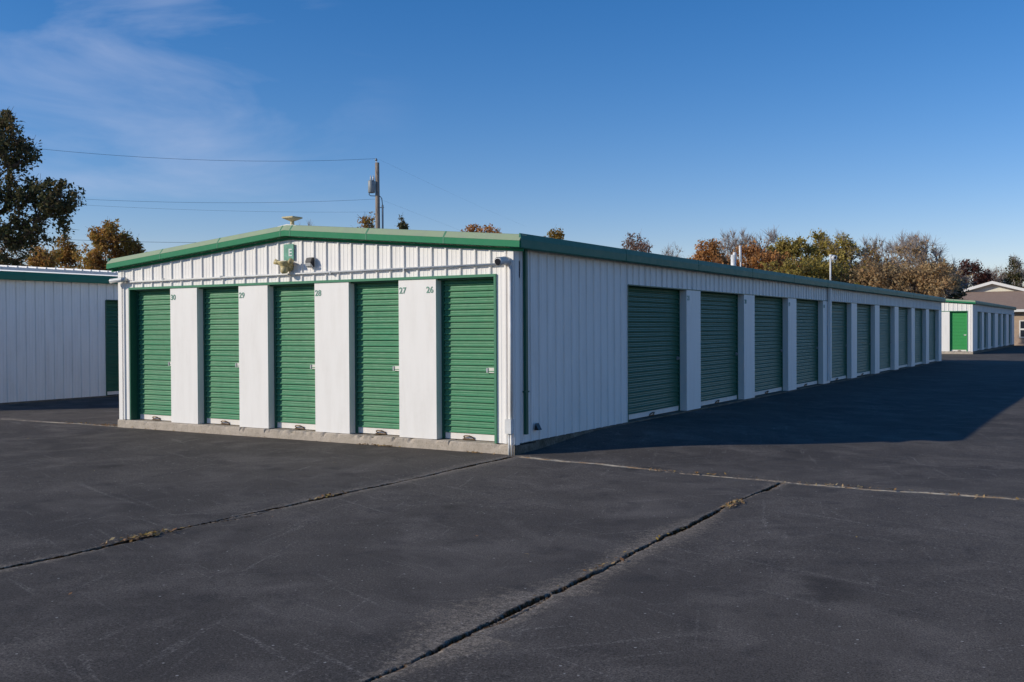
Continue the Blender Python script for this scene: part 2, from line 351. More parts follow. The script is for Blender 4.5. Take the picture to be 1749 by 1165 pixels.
pts.append(gg)
bx, by = np.meshgrid(np.linspace(-45, 40, 30), np.linspace(-30, 78, 37)); bb = np.stack([bx.ravel(), by.ravel()], 1)
inn = (bb[:, 0] > -14.2) & (bb[:, 0] < 14.2) & (bb[:, 1] > -12.2) & (bb[:, 1] < 37.2)
pts.append(bb[~inn])
pts = np.concatenate(pts)
d0, k0, _ = nearest(pts)
order = np.arange(len(pts))
_, ui = np.unique(np.round(pts / 0.004).astype(int), axis=0, return_index=True); pts = pts[np.sort(ui)]
vv, ee, ff, *_x = delaunay_2d_cdt([Vector(p) for p in pts], [], [], 0, 1e-5)
V2 = np.array([tuple(v) for v in vv]); F2 = np.array([f for f in ff if len(f) == 3])
dd, ki, ss = nearest(V2)
dep = np.array([q[1] for q in SEAMS])[ki]; hw = np.array([q[2] for q in SEAMS])[ki]; band = np.array([q[3] for q in SEAMS])[ki]; snd = np.array([q[4] for q in SEAMS])[ki]
wn_ = 1 + 0.35 * np.sin(ss * 2.3 + ki) + 0.25 * np.sin(ss * 7.9 + 2 * ki) + 0.2 * np.sin(ss * 23 + ki) + 0.15 * rs.randn(len(ss))
hwv = hw * np.clip(wn_, 0.35, 1.8)
z = -dep * (1 - smooth01(dd / hwv, 0.45, 1.15)) - 0.006 * (1 - smooth01(dd, 0.02, 0.22))
x_, y_ = V2[:, 0], V2[:, 1]
def lot_z(x, y):
    x = np.asarray(x, float); y = np.asarray(y, float)
    r = 0.105 * smooth01(y, 0.15, 2.6) * (1 - smooth01(x, 0.15, 3.2)) * (1 - smooth01(y, 36, 42)) * (x > -0.4)
    return r + 0.006 * np.sin(x * 0.7 + 1) * np.sin(y * 0.55) * (1 - smooth01(np.abs(x + 3.8), 3.0, 4.2) * 0)
z = z + lot_z(x_, y_)
bandv = band * np.clip(1 + 0.5 * np.sin(ss * 0.9 + ki * 2) + 0.4 * np.sin(ss * 2.1 + ki), 0.35, 2.2)
bandv = np.where((ki == 2) & (np.abs(ss - 5.6) < 1.0), bandv + 0.30 * (1 - np.abs(ss - 5.6)), bandv)
wear = np.clip(1.15 - dd / (bandv + 1e-6) * 0.8, 0, 1)
sandv = snd * np.clip(1.15 - dd / (0.055 * np.clip(1 + 0.6 * np.sin(ss * 1.7) + 0.4 * np.sin(ss * 5.1), 0.3, 2)), 0, 1)
dirt = (1 - snd) * (1 - smooth01(dd / hwv, 1.05, 1.6))
lot = put('parking_lot', None, loc=(0, 0, 0)); lot['kind'] = 'structure'
cen = V2[F2].mean(1)
s1x = np.interp(cen[:, 1], SEAMS[0][0][0][::-1, 1], SEAMS[0][0][0][::-1, 0])
s3x = np.interp(cen[:, 1], SEAMS[2][0][0][::-1, 1], SEAMS[2][0][0][::-1, 0])
s2y = np.interp(cen[:, 0], SEAMS[1][0][0][:, 0], SEAMS[1][0][0][:, 1])
s4y = np.interp(cen[:, 0], SEAMS[3][0][0][::-1, 0], SEAMS[3][0][0][::-1, 1])
reg = np.where(cen[:, 0] > 0.08, np.where(cen[:, 1] > s2y, 3, np.where(cen[:, 0] > s3x, 2, np.where(cen[:, 0] > s1x, 1, 0))),
               np.where(cen[:, 1] > s4y, 4, np.where(cen[:, 0] > s1x, 1, 0)))
V3 = np.column_stack([V2, z])
for r in range(5):
    fs = F2[reg == r]; used, inv = np.unique(fs, return_inverse=True)
    me = mesh('asphalt_slab', V3[used], inv.reshape(-1, 3).tolist(), True)
    for nm, arr in (('wear', wear), ('sand', sandv), ('dirt', dirt)):
        at_ = me.attributes.new(nm, 'FLOAT', 'POINT'); at_.data.foreach_set('value', arr[used].astype(np.float32))
    put('asphalt_slab', me, 'asphalt', lot)
# closed underside edge of the lot
g = MB(); g.box((-45, -30, -0.4), (40, 78, -0.13)); g.build('road_base', 'asphalt', lot)

# ------------------------------------------------------------------ storage buildings
RIB = 7.62 / 33
def rib_profile(u0, u1, grid):
    """(u, n) polyline of a ribbed steel sheet from u0 to u1, ribs standing on multiples of RIB + grid"""
    pr = [(u0, 0.0)]
    k = math.floor((u0 - grid) / RIB)
    while True:
        c = grid + k * RIB; k += 1
        if c > u1 + RIB: break
        for du, n in ((-0.026, 0), (-0.012, 0.021), (0.012, 0.021), (0.026, 0), (0.068, 0), (0.075, 0.003), (0.088, 0.003), (0.095, 0), (0.137, 0), (0.144, 0.003), (0.157, 0.003), (0.164, 0)):
            if u0 + 0.001 < c + du < u1 - 0.001: pr.append((c + du, n))
    pr.append((u1, 0.0))
    return pr
def sheet(parent, fr, u0, u1, zb, zt, grid, mat='white_panel', name='wall_panel', extra=()):
    """one ribbed sheet; zb, zt numbers or functions of u"""
    zb_ = zb if callable(zb) else (lambda u: zb); zt_ = zt if callable(zt) else (lambda u: zt)
    pr = rib_profile(u0, u1, grid)
    for e in extra:
        if u0 < e < u1: pr.append((e, 0.0))
    pr.sort(); v = []; f = []
    for (u, n) in pr: v += [fr(u, n, zb_(u)), fr(u, n, zt_(u))]
    for i in range(len(pr) - 1): f.append((2 * i, 2 * i + 2, 2 * i + 3, 2 * i + 1))
    return put(name, mesh(name, v, f), mat, parent)
SLAT_P = 0.0816
_slat_cache = {}
SLAT_PROF = [(0.0, 0.000), (0.001, 0.018), (0.005, 0.026), (0.012, 0.027), (0.021, 0.017), (0.028, 0.009), (0.040, 0.006), (0.045, 0.010), (0.052, 0.011), (0.057, 0.007), (0.072, 0.003), (0.0816, 0.000)]
def slat_mesh(width, axis):
    key = (round(width, 3), axis)
    if key not in _slat_cache:
        v = []; f = []
        for (zz, n) in SLAT_PROF:
            for u in (0, width): v.append((u, -n, zz) if axis == 'x' else (n, u, zz))
        k = len(SLAT_PROF)
        for i in range(k - 1): f.append((2 * i, 2 * i + 1, 2 * i + 3, 2 * i + 2) if axis == 'x' else (2 * i, 2 * i + 1, 2 * i + 3, 2 * i + 2))
        _slat_cache[key] = mesh('slat', v, f)
    return _slat_cache[key]
def roll_door(parent, fr, axis, u0, u1, zb, zt, depth, mat, single, seed, sticker=True, latch=True, detail=True):
    rr = random.Random(seed)
    # the part itself: guide rails, head lip and dark backing
    m = MB()
    def bx(ua, ub, na, nb, za, zc): m.box(fr(ua, na, za), fr(ub, nb, zc))
    bx(u0, u1, -depth - 0.03, -depth - 0.02, zb, zt + 0.1)
    d = m.build('roll_up_door', 'green_dark', parent)
    if detail:
        for ua, ub in ((u0, u0 + 0.045), (u1 - 0.045, u1)):
            q = MB(); q.box(fr(ua, -depth - 0.019, zb), fr(ub, -depth + 0.024, zt)); q.build('guide_rail', 'green_dark' if single != 'far' else mat, d)
    bar = 0.085; z0 = zb + bar + 0.004; n = int((zt - z0) / SLAT_P) + 1; w = u1 - u0 - 0.09 if detail else u1 - u0; us = u0 + (0.045 if detail else 0)
    if single == 'slats':
        me = slat_mesh(w, axis)
        for i in range(n):
            jit = rr.uniform(-0.0015, 0.0015)
            p = fr(us, -depth + jit, z0 + i * SLAT_P)
            put('slat', me, mat, d, p)
    else:
        v = []; f = []; 
        for i in range(n):
            j = rr.uniform(-0.0015, 0.0015)
            for (zz, nn) in SLAT_PROF[:-1]:
                for u in (us, us + w): v.append(fr(u, -depth + nn + j, min(z0 + i * SLAT_P + zz, zt + 0.05)))
        for i in range(len(v) // 2 - 1): f.append((2 * i, 2 * i + 1, 2 * i + 3, 2 * i + 2))
        put('door_curtain', mesh('door_curtain', v, f), mat, d)
    q = MB(); q.box(fr(us + 0.004, -depth - 0.012, zb + 0.006), fr(us + w - 0.004, -depth + 0.012, zb + bar)); q.build('bottom_bar', 'bottom_bar', d)
    if detail:
        uc = (u0 + u1) / 2 + rr.uniform(-0.03, 0.05)
        q = MB(); pth = [fr(uc - 0.075, -depth + 0.010, zb + 0.022), fr(uc - 0.062, -depth + 0.045, zb + 0.05), fr(uc - 0.03, -depth + 0.055, zb + 0.06), fr(uc + 0.03, -depth + 0.055, zb + 0.06), fr(uc + 0.062, -depth + 0.045, zb + 0.05), fr(uc + 0.08, -depth + 0.010, zb + 0.02)]
        q.tube(pth, [0.007, 0.009, 0.010, 0.010, 0.009, 0.007], 6); q.box(fr(uc - 0.09, -depth + 0.012, zb + 0.008), fr(uc + 0.095, -depth + 0.03, zb + 0.020)); q.build('handle', 'bronze', d)
    if latch:
        zl = 1.06; ul = u1 - 0.045 - 0.012
        if sticker:
            q = MB(); q.box(fr(ul - 0.115, -depth + 0.020, zl - 0.033), fr(ul, -depth + 0.024, zl + 0.033)); st = q.build('latch_tag', 'sticker', d)
            q = MB(); q.box(fr(ul - 0.142, -depth + 0.018, zl - 0.03), fr(ul - 0.119, -depth + 0.034, zl + 0.03)); q.build('latch', 'galvanized', d)
        else:
            q = MB(); q.box(fr(ul - 0.10, -depth + 0.018, zl - 0.03), fr(ul - 0.01, -depth + 0.03, zl + 0.03)); q.tube([fr(ul - 0.055, -depth + 0.03, zl), fr(ul - 0.055, -depth + 0.055, zl)], 0.022, 10); q.build('latch', 'galvanized', d)
    return d

W, H_EAVE, Z_SLAB, Z_HEAD, RISE = 7.62, 2.63, 0.128, 2.268, 0.33
FRONT_OPEN = [(-7.34, -6.38), (-5.77, -4.86), (-4.26, -3.335), (-2.70, -1.82), (-1.20, -0.285)]
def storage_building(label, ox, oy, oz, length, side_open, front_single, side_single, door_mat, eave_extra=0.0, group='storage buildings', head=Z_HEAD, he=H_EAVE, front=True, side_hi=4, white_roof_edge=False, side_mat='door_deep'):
    T = thing('storage_building', (ox - W / 2, oy + length / 2, oz), label, 'building', group)
    fx = lambda u, n, z: (ox + u, oy - n, oz + z)                 # front wall, u = x from the near corner (negative)
    sx = lambda u, n, z: (ox + n, oy + u, oz + z)                 # right side wall, u = y from the near corner
    rz = lambda u: he + RISE * (1 - abs(u + W / 2) / (W / 2)) + 0.05
    # concrete slab with a chipped, uneven edge
    rr = np.random.RandomState(int(abs(ox * 7 + oy * 13)) + 3); v = []; f = []
    xs = np.linspace(-W - 0.03, 0.025, 520); prof = [(-0.25, -0.3), (-0.045, -0.3), (-0.045, Z_SLAB * 0.45), (-0.043, Z_SLAB - 0.014), (-0.030, Z_SLAB), (0.5, Z_SLAB)]
    prof = prof[1:]
    chip = np.zeros(len(xs))
    for _ in range(70): chip = np.maximum(chip, rr.rand() ** 2 * 0.028 * np.exp(-((xs - rr.uniform(-W, 0)) / (0.01 + 0.05 * rr.rand())) ** 2))
    low = np.convolve(rr.randn(len(xs)), np.ones(25) / 25, 'same') * 0.012
    for xi, x in enumerate(xs):
        for k, (yy, zz) in enumerate(prof):
            j = chip[xi] if k in (2, 3) else (low[xi] if k == 1 else 0)
            v.append((ox + x, oy + yy + j, oz + zz - (j * 0.6 if k in (2, 3) else 0)))
    npf = len(prof)
    for i in range(len(xs) - 1):
        for k in range(npf - 1): f.append((i * npf + k, (i + 1) * npf + k, (i + 1) * npf + k + 1, i * npf + k + 1))
    put('foundation', mesh('foundation', v, f), 'concrete', T)
    q = MB(); q.box((ox - W - 0.029, oy + 0.5, oz - 0.3), (ox + 0.024, oy + length + 0.03, oz + Z_SLAB)); q.box((ox - W - 0.0285, oy - 0.02, oz - 0.3), (ox + 0.0235, oy + 0.499, oz + Z_SLAB - 0.02)); q.build('floor_slab', 'concrete_stained', T)
    # --- front wall
    d = 0.135
    fo = FRONT_OPEN
    u = -W
    while u < -0.01:
        u1 = min(u + 3 * RIB, 0.0)
        sheet(T, fx, u, u1, head + 0.035, lambda uu: rz(uu) - 0.02, -W + RIB * 0.5, extra=(-W / 2,)); u = u1
    sheet(T, fx, -W, fo[0][0] - 0.03, Z_SLAB + 0.005, head + 0.035, -W + RIB * 0.5)
    sheet(T, fx, fo[-1][1] + 0.03, 0.0, Z_SLAB + 0.005, head + 0.035, -W + RIB * 0.5)
    for i in range(4):
        q = MB(); q.box(fx(fo[i][1], -d - 0.03, Z_SLAB + 0.004), fx(fo[i + 1][0], 0.012, head)); pl = q.build('pilaster', 'white_smooth', T)
        if front_single == 'slats':
            def num(s, uu):
                t = put('unit_number', text_mesh(s, 0.118), 'number_green', pl, fx(uu, 0.0145, 2.085)); t.rotation_euler = (math.pi / 2, 0, 0)
            num(('30', '29', '28', '27')[i], fo[i][1] + 0.012)
            if i == 3: num('26', fo[4][0] - 0.155)
    q = MB(); q.box(fx(fo[0][0] - 0.03, -0.03, head + 0.001), fx(fo[-1][1] + 0.03, 0.026, head + 0.036)); q.build('header_trim', 'green_sage', T)
    for (ua, ub) in ((fo[0][0] - 0.03, fo[0][0]), (fo[-1][1], fo[-1][1] + 0.03)):
        q = MB(); q.box(fx(ua, -d - 0.03, Z_SLAB + 0.002), fx(ub, 0.024, head)); q.build('jamb_trim', 'green_dark' if ua < -4 else 'green_sage', T)  # left jamb takes a darker green: its shade is put into the colour
    q = MB(); q.box(fx(-W, -d - 0.05, head - 0.02), fx(0, -0.035, head + 0.2)); q.build('header_beam', 'green_dark', T)
    q = MB(); q.box(fx(-W + 0.01, -d - 0.36, Z_SLAB), fx(-0.01, -d - 0.35, head + 0.1)); q.build('partition', 'interior_dark', T)
    for i, (a, b) in enumerate(fo):
        roll_door(T, fx, 'x', a, b, Z_SLAB + 0.004, head - 0.006, d, door_mat, front_single, i + 1, sticker=True)
    # --- corner trims
    for (ua, ub, nm) in ((-0.075, 0.012, 0), (-W - 0.012, -W + 0.075, 1)):
        q = MB(); q.box(fx(ua, -0.002, Z_SLAB - 0.01), fx(ub, 0.024, he + 0.0)); q.build('corner_trim', 'white_smooth', T)
    q = MB(); q.box(sx(0.0, 0.001, Z_SLAB - 0.01), sx(0.09, 0.0245, he)); q.build('corner_trim', 'white_smooth', T)
    q = MB(); q.box(sx(length - 0.09, 0.001, Z_SLAB - 0.01), sx(length + 0.01, 0.0245, he)); q.build('corner_trim', 'white_smooth', T)
    # --- right side wall
    so = side_open
    sh = head + 0.0
    u = so[0][0]
    while u < length - 0.1:
        u1 = min(u + 3 * RIB, length - 0.09)
        sheet(T, sx, u, u1, sh + 0.012, he + 0.08, 0.09 + RIB * 0.4); u = u1
    u = 0.09
    while u < so[0][0] - 0.01:
        u1 = min(u + 3 * RIB, so[0][0])
        sheet(T, sx, u, u1, Z_SLAB + 0.004, he + 0.08, 0.09 + RIB * 0.4); u = u1
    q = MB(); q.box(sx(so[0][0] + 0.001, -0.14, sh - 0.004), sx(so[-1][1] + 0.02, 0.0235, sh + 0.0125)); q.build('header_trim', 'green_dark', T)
    q = MB(); q.box(sx(0.05, -d - 0.34, sh - 0.01), sx(length - 0.05, -0.15, sh + 0.25)); q.build('header_beam', 'interior_dark', T)
    q = MB(); q.box(sx(0.7, -d - 0.36, Z_SLAB), sx(length - 0.01, -d - 0.345, sh + 0.1)); q.build('partition', 'interior_dark', T)
    q = MB(); q.box(sx(so[0][0] - 0.02, -d - 0.03, Z_SLAB + 0.002), sx(so[0][0] - 0.0005, 0.0225, sh - 0.004)); q.build('jamb_trim', 'green_dark', T)
    for i, (a, b) in enumerate(so):
        nxt = so[i + 1][0] if i + 1 < len(so) else length - 0.091
        q = MB(); q.box(sx(b, -d - 0.03, Z_SLAB + 0.003), sx(nxt - (0.0 if i + 1 < len(so) else 0.0), 0.016, sh - 0.004)); pl = q.build('pilaster', 'white_smooth', T)
        if side_single and i < 4:
            t = put('unit_number', text_mesh(('21', '20', '19', '18')[i], 0.118), 'number_green', pl, sx(b + 0.03, 0.0185, 2.085)); t.rotation_euler = (math.pi / 2, 0, math.pi / 2)
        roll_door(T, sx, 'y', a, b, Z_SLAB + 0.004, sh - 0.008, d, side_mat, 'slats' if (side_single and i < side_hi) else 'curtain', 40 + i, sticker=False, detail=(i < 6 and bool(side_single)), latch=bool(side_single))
    # --- left side and back
    lx = lambda u, n, z: (ox - W - n, oy + u, oz + z); bk = lambda u, n, z: (ox + u, oy + length + n, oz + z)
    u = 0.0
    while u < length - 0.01:
        u1 = min(u + 6 * RIB, length); sheet(T, lx, u, u1, Z_SLAB, he + 0.06, 0.1); u = u1
    u = -W
    while u < -0.01:
        u1 = min(u + 6 * RIB, 0.0); sheet(T, bk, u, u1, Z_SLAB, lambda uu: rz(uu) - 0.02, -W + 0.1, extra=(-W / 2,)); u = u1
    # --- roof: two ribbed slopes
    ovf, ovs = 0.10, 0.13
    top = lambda u: he + 0.105 + RISE * (1 - abs(u + W / 2) / (W / 2))
    for sgn in (0, 1):
        ua, ub = ((-W / 2, ovs) if sgn == 0 else (-W - ovs, -W / 2)); v = []; f = []
        pr = rib_profile(-ovf + 0.02, length + ovf, 0.1)
        for (yy, n) in pr:
            for uu in (ua, ub): v.append((ox + uu, oy + yy, oz + top(uu) + n * 1.3))
        for i in range(len(pr) - 1): f.append((2 * i, 2 * i + 1, 2 * i + 3, 2 * i + 2))
        put('roof', mesh('roof', v, f), 'roof_white', T)
    q = MB(); q.prism([(-0.18, -0.012), (0, 0.008), (0.18, -0.012), (0.18, 0.02), (0, 0.045), (-0.18, 0.02)], lambda a, b, t: (ox - W / 2 + a, oy + t, oz + top(-W / 2) + 0.028 + b), -ovf + 0.03, length + ovf - 0.02); q.build('ridge_cap', 'roof_white', T)
    # --- gable trim (front and back)
    for face in (-1, 1):
        yb = oy if face < 0 else oy + length
        def gy_(n): return yb + face * n
        for half in (0, 1):
            if half == 0: ends = (-W / 2, 0.165)
            else: ends = (-W - 0.165, -W / 2)
            zt = lambda u: oz + he + 0.17 + RISE * (1 - abs(u + W / 2) / (W / 2))
            def sweep(poly, name, mat):
                q = MB(); i = 0
                for e in ends:
                    q.v += [(ox + e, gy_(n), zt(e) + b) for n, b in poly]
                n_ = len(poly); q.f = [(k, (k + 1) % n_, n_ + (k + 1) % n_, n_ + k) for k in range(n_)] + [tuple(range(n_ - 1, -1, -1)), tuple(range(n_, 2 * n_))]
                return q.build(name, mat, T)
            sweep([(0.0, -0.165), (0.125, -0.170), (0.132, -0.165), (0.128, -0.085), (0.0, -0.085)], 'rake_trim', 'green_trim')
            sweep([(0.0, -0.084), (0.130, -0.084), (0.070, -0.006), (0.055, 0.0), (-0.05, 0.0), (-0.05, -0.02)], 'rake_cap', 'green_chalked')
            for fu in ((0.03, 0.40, 0.74) if half == 0 else (0.02, 0.36, 0.70)):
                uc = -W / 2 + fu * (W / 2) * (1 if half == 0 else -1); q = MB()
                for e in (uc - 0.012, uc + 0.012): q.v += [(ox + e, gy_(n), zt(e) + b) for n, b in ((0.10, -0.168), (0.1345, -0.166), (0.1305, -0.084), (0.072, -0.003), (0.04, -0.003))]
                q.f = [(k, (k + 1) % 5, 5 + (k + 1) % 5, 5 + k) for k in range(5)] + [(4, 3, 2, 1, 0), (5, 6, 7, 8, 9)]
                if face < 0: q.build('trim_lap', 'green_sage', T)
            sweep([(0.0225, -0.215), (0.031, -0.213), (0.031, -0.178), (0.0225, -0.178)], 'wall_top_trim', 'green_trim')
    # --- eave gutters
    for sd_ in (1, -1):
        ex = ox if sd_ > 0 else ox - W
        def ef(n, b, t): return (ex + sd_ * n, oy + t, oz + he + b)
        q = MB(); q.prism([(0.003, -0.012), (0.160, -0.022), (0.172, -0.012), (0.175, 0.090), (0.160, 0.165), (0.145, 0.168), (0.140, 0.10), (0.003, 0.09)], ef, -0.10, length + 0.10)
        q.build('eave_gutter', 'green_gutter', T)
        if sd_ > 0:
            for k_ in range(1, int(length / 3.05) + 1):
                q = MB(); q.prism([(0.10, -0.024), (0.162, -0.025), (0.1755, -0.013), (0.1785, 0.090), (0.1635, 0.168), (0.142, 0.170)], ef, k_ * 3.05 - 0.02, k_ * 3.05 + 0.02); q.build('gutter_lap', 'green_gutter', T)
    if white_roof_edge:
        q = MB(); pr = rib_profile(-0.1, length + 0.1, 0.1); v = []; f = []
        for (yy, n) in pr: v += [(ox + 0.19, oy + yy, oz + he + 0.19 + n * 0), (ox + 0.19, oy + yy, oz + he + 0.255 + n * 1.6), (ox - 0.3, oy + yy, oz + he + 0.29 + n * 1.6)]
        for i in range(len(pr) - 1): f += [(3 * i, 3 * i + 3, 3 * i + 4, 3 * i + 1), (3 * i + 1, 3 * i + 4, 3 * i + 5, 3 * i + 2)]
        put('roof_edge', mesh('roof_edge', v, f), 'roof_white', T)
    return T, fx, sx

SIDE_E = [(3.42 + 3.158 * k, 3.42 + 3.158 * k + 2.47) for k in range(10)]
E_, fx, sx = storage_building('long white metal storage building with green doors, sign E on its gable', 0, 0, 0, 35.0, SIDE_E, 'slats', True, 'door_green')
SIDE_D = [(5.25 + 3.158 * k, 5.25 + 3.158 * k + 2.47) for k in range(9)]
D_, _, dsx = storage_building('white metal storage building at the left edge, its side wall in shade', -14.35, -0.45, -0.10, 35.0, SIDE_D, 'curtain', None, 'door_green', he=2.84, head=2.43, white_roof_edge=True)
SIDE_F = [(2.1, 4.3), (5.3, 7.5), (9.1, 11.4), (13.4, 15.6), (16.6, 18.9), (20.8, 23.2)]
F_, ffx, fsx = storage_building('small far storage building with a bright green door, beyond the long one', -0.70, 51.4, 0.02, 25.0, SIDE_F, 'far', None, 'green_fresh', he=2.84, head=2.40)

# fixings that belong to the long building
def tube(name, mat, parent, pts, r, n=8): return MB().tube(pts, r, n).build(name, mat, parent, True)
tube('conduit', 'pvc', E_, [fx(-7.36, 0.045, 2.395), fx(-0.16, 0.042, 2.425)], 0.0145, 8)
for u in (-6.5, -5.2, -3.0, -1.7): q = MB(); q.box(fx(u - 0.01, 0.02, 2.385), fx(u + 0.01, 0.060, 2.43)); q.build('conduit_clip', 'galvanized', E_)
tube('conduit', 'pvc', E_, [fx(-0.022, 0.045, 2.40), fx(-0.020, 0.045, 0.44)], 0.0165, 8)
q = MB(); q.box(fx(-0.085, 0.025, 0.27), fx(0.005, 0.095, 0.45)); q.build('junction_box', 'pvc', E_)
tube('conduit', 'pvc', E_, [fx(-0.045, 0.06, 0.27), fx(-0.045, 0.06, -0.03)], 0.013, 8); tube('conduit', 'pvc', E_, [fx(-0.012, 0.06, 0.27), fx(-0.008, 0.06, -0.03)], 0.009, 8)
q = MB(); q.box(sx(0.19, 0.026, 0.24), sx(0.245, 0.066, 2.63)); q.box(sx(0.17, 0.024, 0.78), sx(0.265, 0.070, 0.80)); q.build('downspout', 'green_dark', E_)
q = MB(); q.prism([(0.0, 0.0), (0.09, 0.0), (0.02, 0.09)], lambda a, b, t: sx(0.47 + t, 0.024 + a * 0.7, 0.27 + b), 0, 0.09); q.build('vent_hood', 'black_plastic', E_)
ys = SIDE_E[3][1] + 0.44
q = MB(); q.box(sx(ys, 0.026, 0.20), sx(ys + 0.10, 0.10, 2.63)); q.build('downspout', 'white_panel', E_)
# vent stub and mast on the ridge
zr = H_EAVE + 0.105 + RISE + 0.03
t = thing('vent_pipe', (-3.9, 19.9, zr), 'short fat white vent pipe with a cap on the long roof', 'pipe')
MB().tube([(-3.9, 19.9, zr - 0.05), (-3.9, 19.9, zr + 0.78)], 0.085, 12).build('pipe', 'pvc', t, True); MB().tube([(-3.86, 19.9, zr + 0.72), (-3.86, 19.9, zr + 0.86)], [0.07, 0.05], 12).build('cap', 'pvc', t, True)
t = thing('vent_mast', (-3.9, 20.6, zr), 'thin plain white mast beside the fat vent pipe on the roof', 'mast')
MB().tube([(-3.9, 20.6, zr - 0.05), (-3.9, 20.6, zr + 0.62)], 0.026, 8).build('lower_tube', 'pvc', t, True); MB().tube([(-3.9, 20.6, zr + 0.60), (-3.915, 20.59, zr + 1.12)], 0.042, 8).build('upper_tube', 'pvc', t, True)
t = thing('camera_mast', (-3.9, 32.2, zr), 'white mast carrying a round camera, far along the long roof', 'camera')
MB().tube([(-3.9, 32.2, zr - 0.05), (-3.9, 32.2, zr + 1.47)], 0.036, 8).build('mast', 'pvc', t, True)
MB().box((-3.95, 32.15, zr + 1.44), (-3.85, 32.25, zr + 1.52)).build('bracket', 'pvc', t)
cdirv = Vector((0.75, -0.62, -0.15)).normalized(); cb = Vector((-3.80, 32.27, zr + 1.40))
MB().tube([cb - cdirv * 0.1, cb + cdirv * 0.12], 0.105, 14).build('camera_body', 'pvc', t, True); MB().tube([cb + cdirv * 0.118, cb + cdirv * 0.126], 0.055, 12).build('lens', 'dark_glass', t)

# sign E
t = thing('letter_sign', fx(-3.80, 0.03, 2.62), 'small faded green sign with a white letter E under the ridge', 'sign')
MB().box(fx(-3.905, 0.022, 2.615), fx(-3.715, 0.034, 2.85)).build('plate', 'sign_green', t)
o = put('letter', text_mesh('E', 0.15), 'pvc', t, fx(-3.815, 0.036, 2.675)); o.rotation_euler = (math.pi / 2, 0, 0)
# yellowed twin flood light under the sign
t = thing('flood_light', fx(-3.81, 0.03, 2.45), 'yellowed plastic twin flood light under the letter sign', 'light')
c = Vector(fx(-3.81, 0.10, 2.52))
q = MB(); q.tube([c + Vector((0, 0.09, 0.0)), c + Vector((0, 0.0, 0.0))], [0.075, 0.065], 12); q.build('back_plate', 'yellowed_plastic', t, True)
q = MB(); q.tube([c + Vector((0, -0.01, 0.075)), c + Vector((0, -0.01, 0.05)), c + Vector((0, -0.01, 0.0)), c + Vector((0, -0.01, -0.02))], [0.112, 0.108, 0.065, 0.05], 18); q.build('shade', 'yellowed_plastic', t, True)
for s_ in (-1, 1):
    a = c + Vector((s_ * 0.08, -0.02, 0.045)); b_ = a + Vector((s_ * 0.08, -0.03, 0.03))
    h = MB().tube([a, b_], [0.024, 0.042], 12).build('lamp_head', 'yellowed_plastic', t, True)
q = MB(); q.tube([c + Vector((0, -0.02, 0.0)), c + Vector((0, -0.025, -0.075)), c + Vector((0, -0.02, -0.10))], [0.06, 0.058, 0.04], 12); q.build('sensor', 'yellowed_plastic', t, True)
# dark wall light
t = thing('wall_light', fx(-3.37, 0.03, 2.52), 'small dark wall light with a pale lens right of the letter sign', 'light')
q = MB(); q.prism([(0.0, 0.10), (0.07, 0.085), (0.105, 0.01), (0.07, -0.01), (0.0, -0.08)], lambda a, b, tt: fx(-3.37 + tt, 0.026 + a * 0.8, 2.56 + b * 0.8), -0.052, 0.052); q.build('housing', 'black_plastic', t)
q = MB(); q.prism([(0.072, -0.008), (0.098, 0.002), (0.085, -0.05), (0.03, -0.075), (0.01, -0.07)], lambda a, b, tt: fx(-3.37 + tt, 0.032 + a * 0.85, 2.557 + b * 0.9), -0.046, 0.046); q.build('lens', 'lens_plastic', t)
# flat yellow plate on a stem on the ridge
pz = top_z = H_EAVE + 0.17 + RISE
t = thing('roof_plate_light', (-3.86, 0.10, pz), 'flat square yellowed lamp head on a short stem on the gable ridge', 'light')
q = MB(); q.tube([(-3.86, 0.10, pz - 0.02), (-3.86, 0.10, pz + 0.09)], 0.03, 8); q.build('stem', 'yellowed_plastic', t, True)
cz_ = pz + 0.13; q = MB()
q.v = [(-3.86 + a * 0.105, 0.10 + b * 0.105, cz_) for a, b in ((-1, -1), (1, -1), (1, 1), (-1, 1))] + [(-3.86 + a * 0.105, 0.10 + b * 0.105, cz_ - 0.02) for a, b in ((-1, -1), (1, -1), (1, 1), (-1, 1))] + [(-3.86 + a * 0.03, 0.10 + b * 0.03, cz_ - 0.06) for a, b in ((-1, -1), (1, -1), (1, 1), (-1, 1))]
q.f = [(0, 1, 2, 3)] + [(k + 4, (k + 1) % 4 + 4, (k + 1) % 4, k) for k in range(4)] + [(k + 8, (k + 1) % 4 + 8, (k + 1) % 4 + 4, k + 4) for k in range(4)] + [(11, 10, 9, 8)]
q.build('lamp_head', 'yellowed_plastic', t)
# corner bullet cameras
def bullet(label, base, d, Lb, r, mat='pvc'):
    t = thing('security_camera', base, label, 'camera'); b = Vector(base); d = Vector(d).normalized(); out = Vector((0, -1, 0))
    MB().tube([b + Vector((0, 0.01, 0)), b + out * 0.03], r * 1.1, 14).build('base', mat, t, True)
    j = b + out * 0.075
    MB().tube([b + out * 0.02, j], r * 0.4, 8).build('arm', mat, t, True)
    MB().tube([j - d * Lb * 0.3, j + d * Lb * 0.7], r, 16).build('body', mat, t, True)
    MB().tube([j + d * Lb * 0.69, j + d * (Lb * 0.74)], r * 0.86, 14).build('lens', 'dark_glass', t)
    MB().tube([j - d * Lb * 0.1 + Vector((0, 0, r * 0.12)), j + d * (Lb * 0.70) + Vector((0, 0, r * 0.12))], r * 1.06, 16, False).build('sunshield', mat, t, True)
bullet('white bullet security camera at the near corner of the gable wall', fx(-0.075, 0.03, 2.455), (-0.05, -0.98, -0.12), 0.20, 0.050)
bullet('white bullet security camera at the far left corner of the gable wall', fx(-7.45, 0.03, 2.43), (-0.95, -0.22, -0.10), 0.30, 0.036)

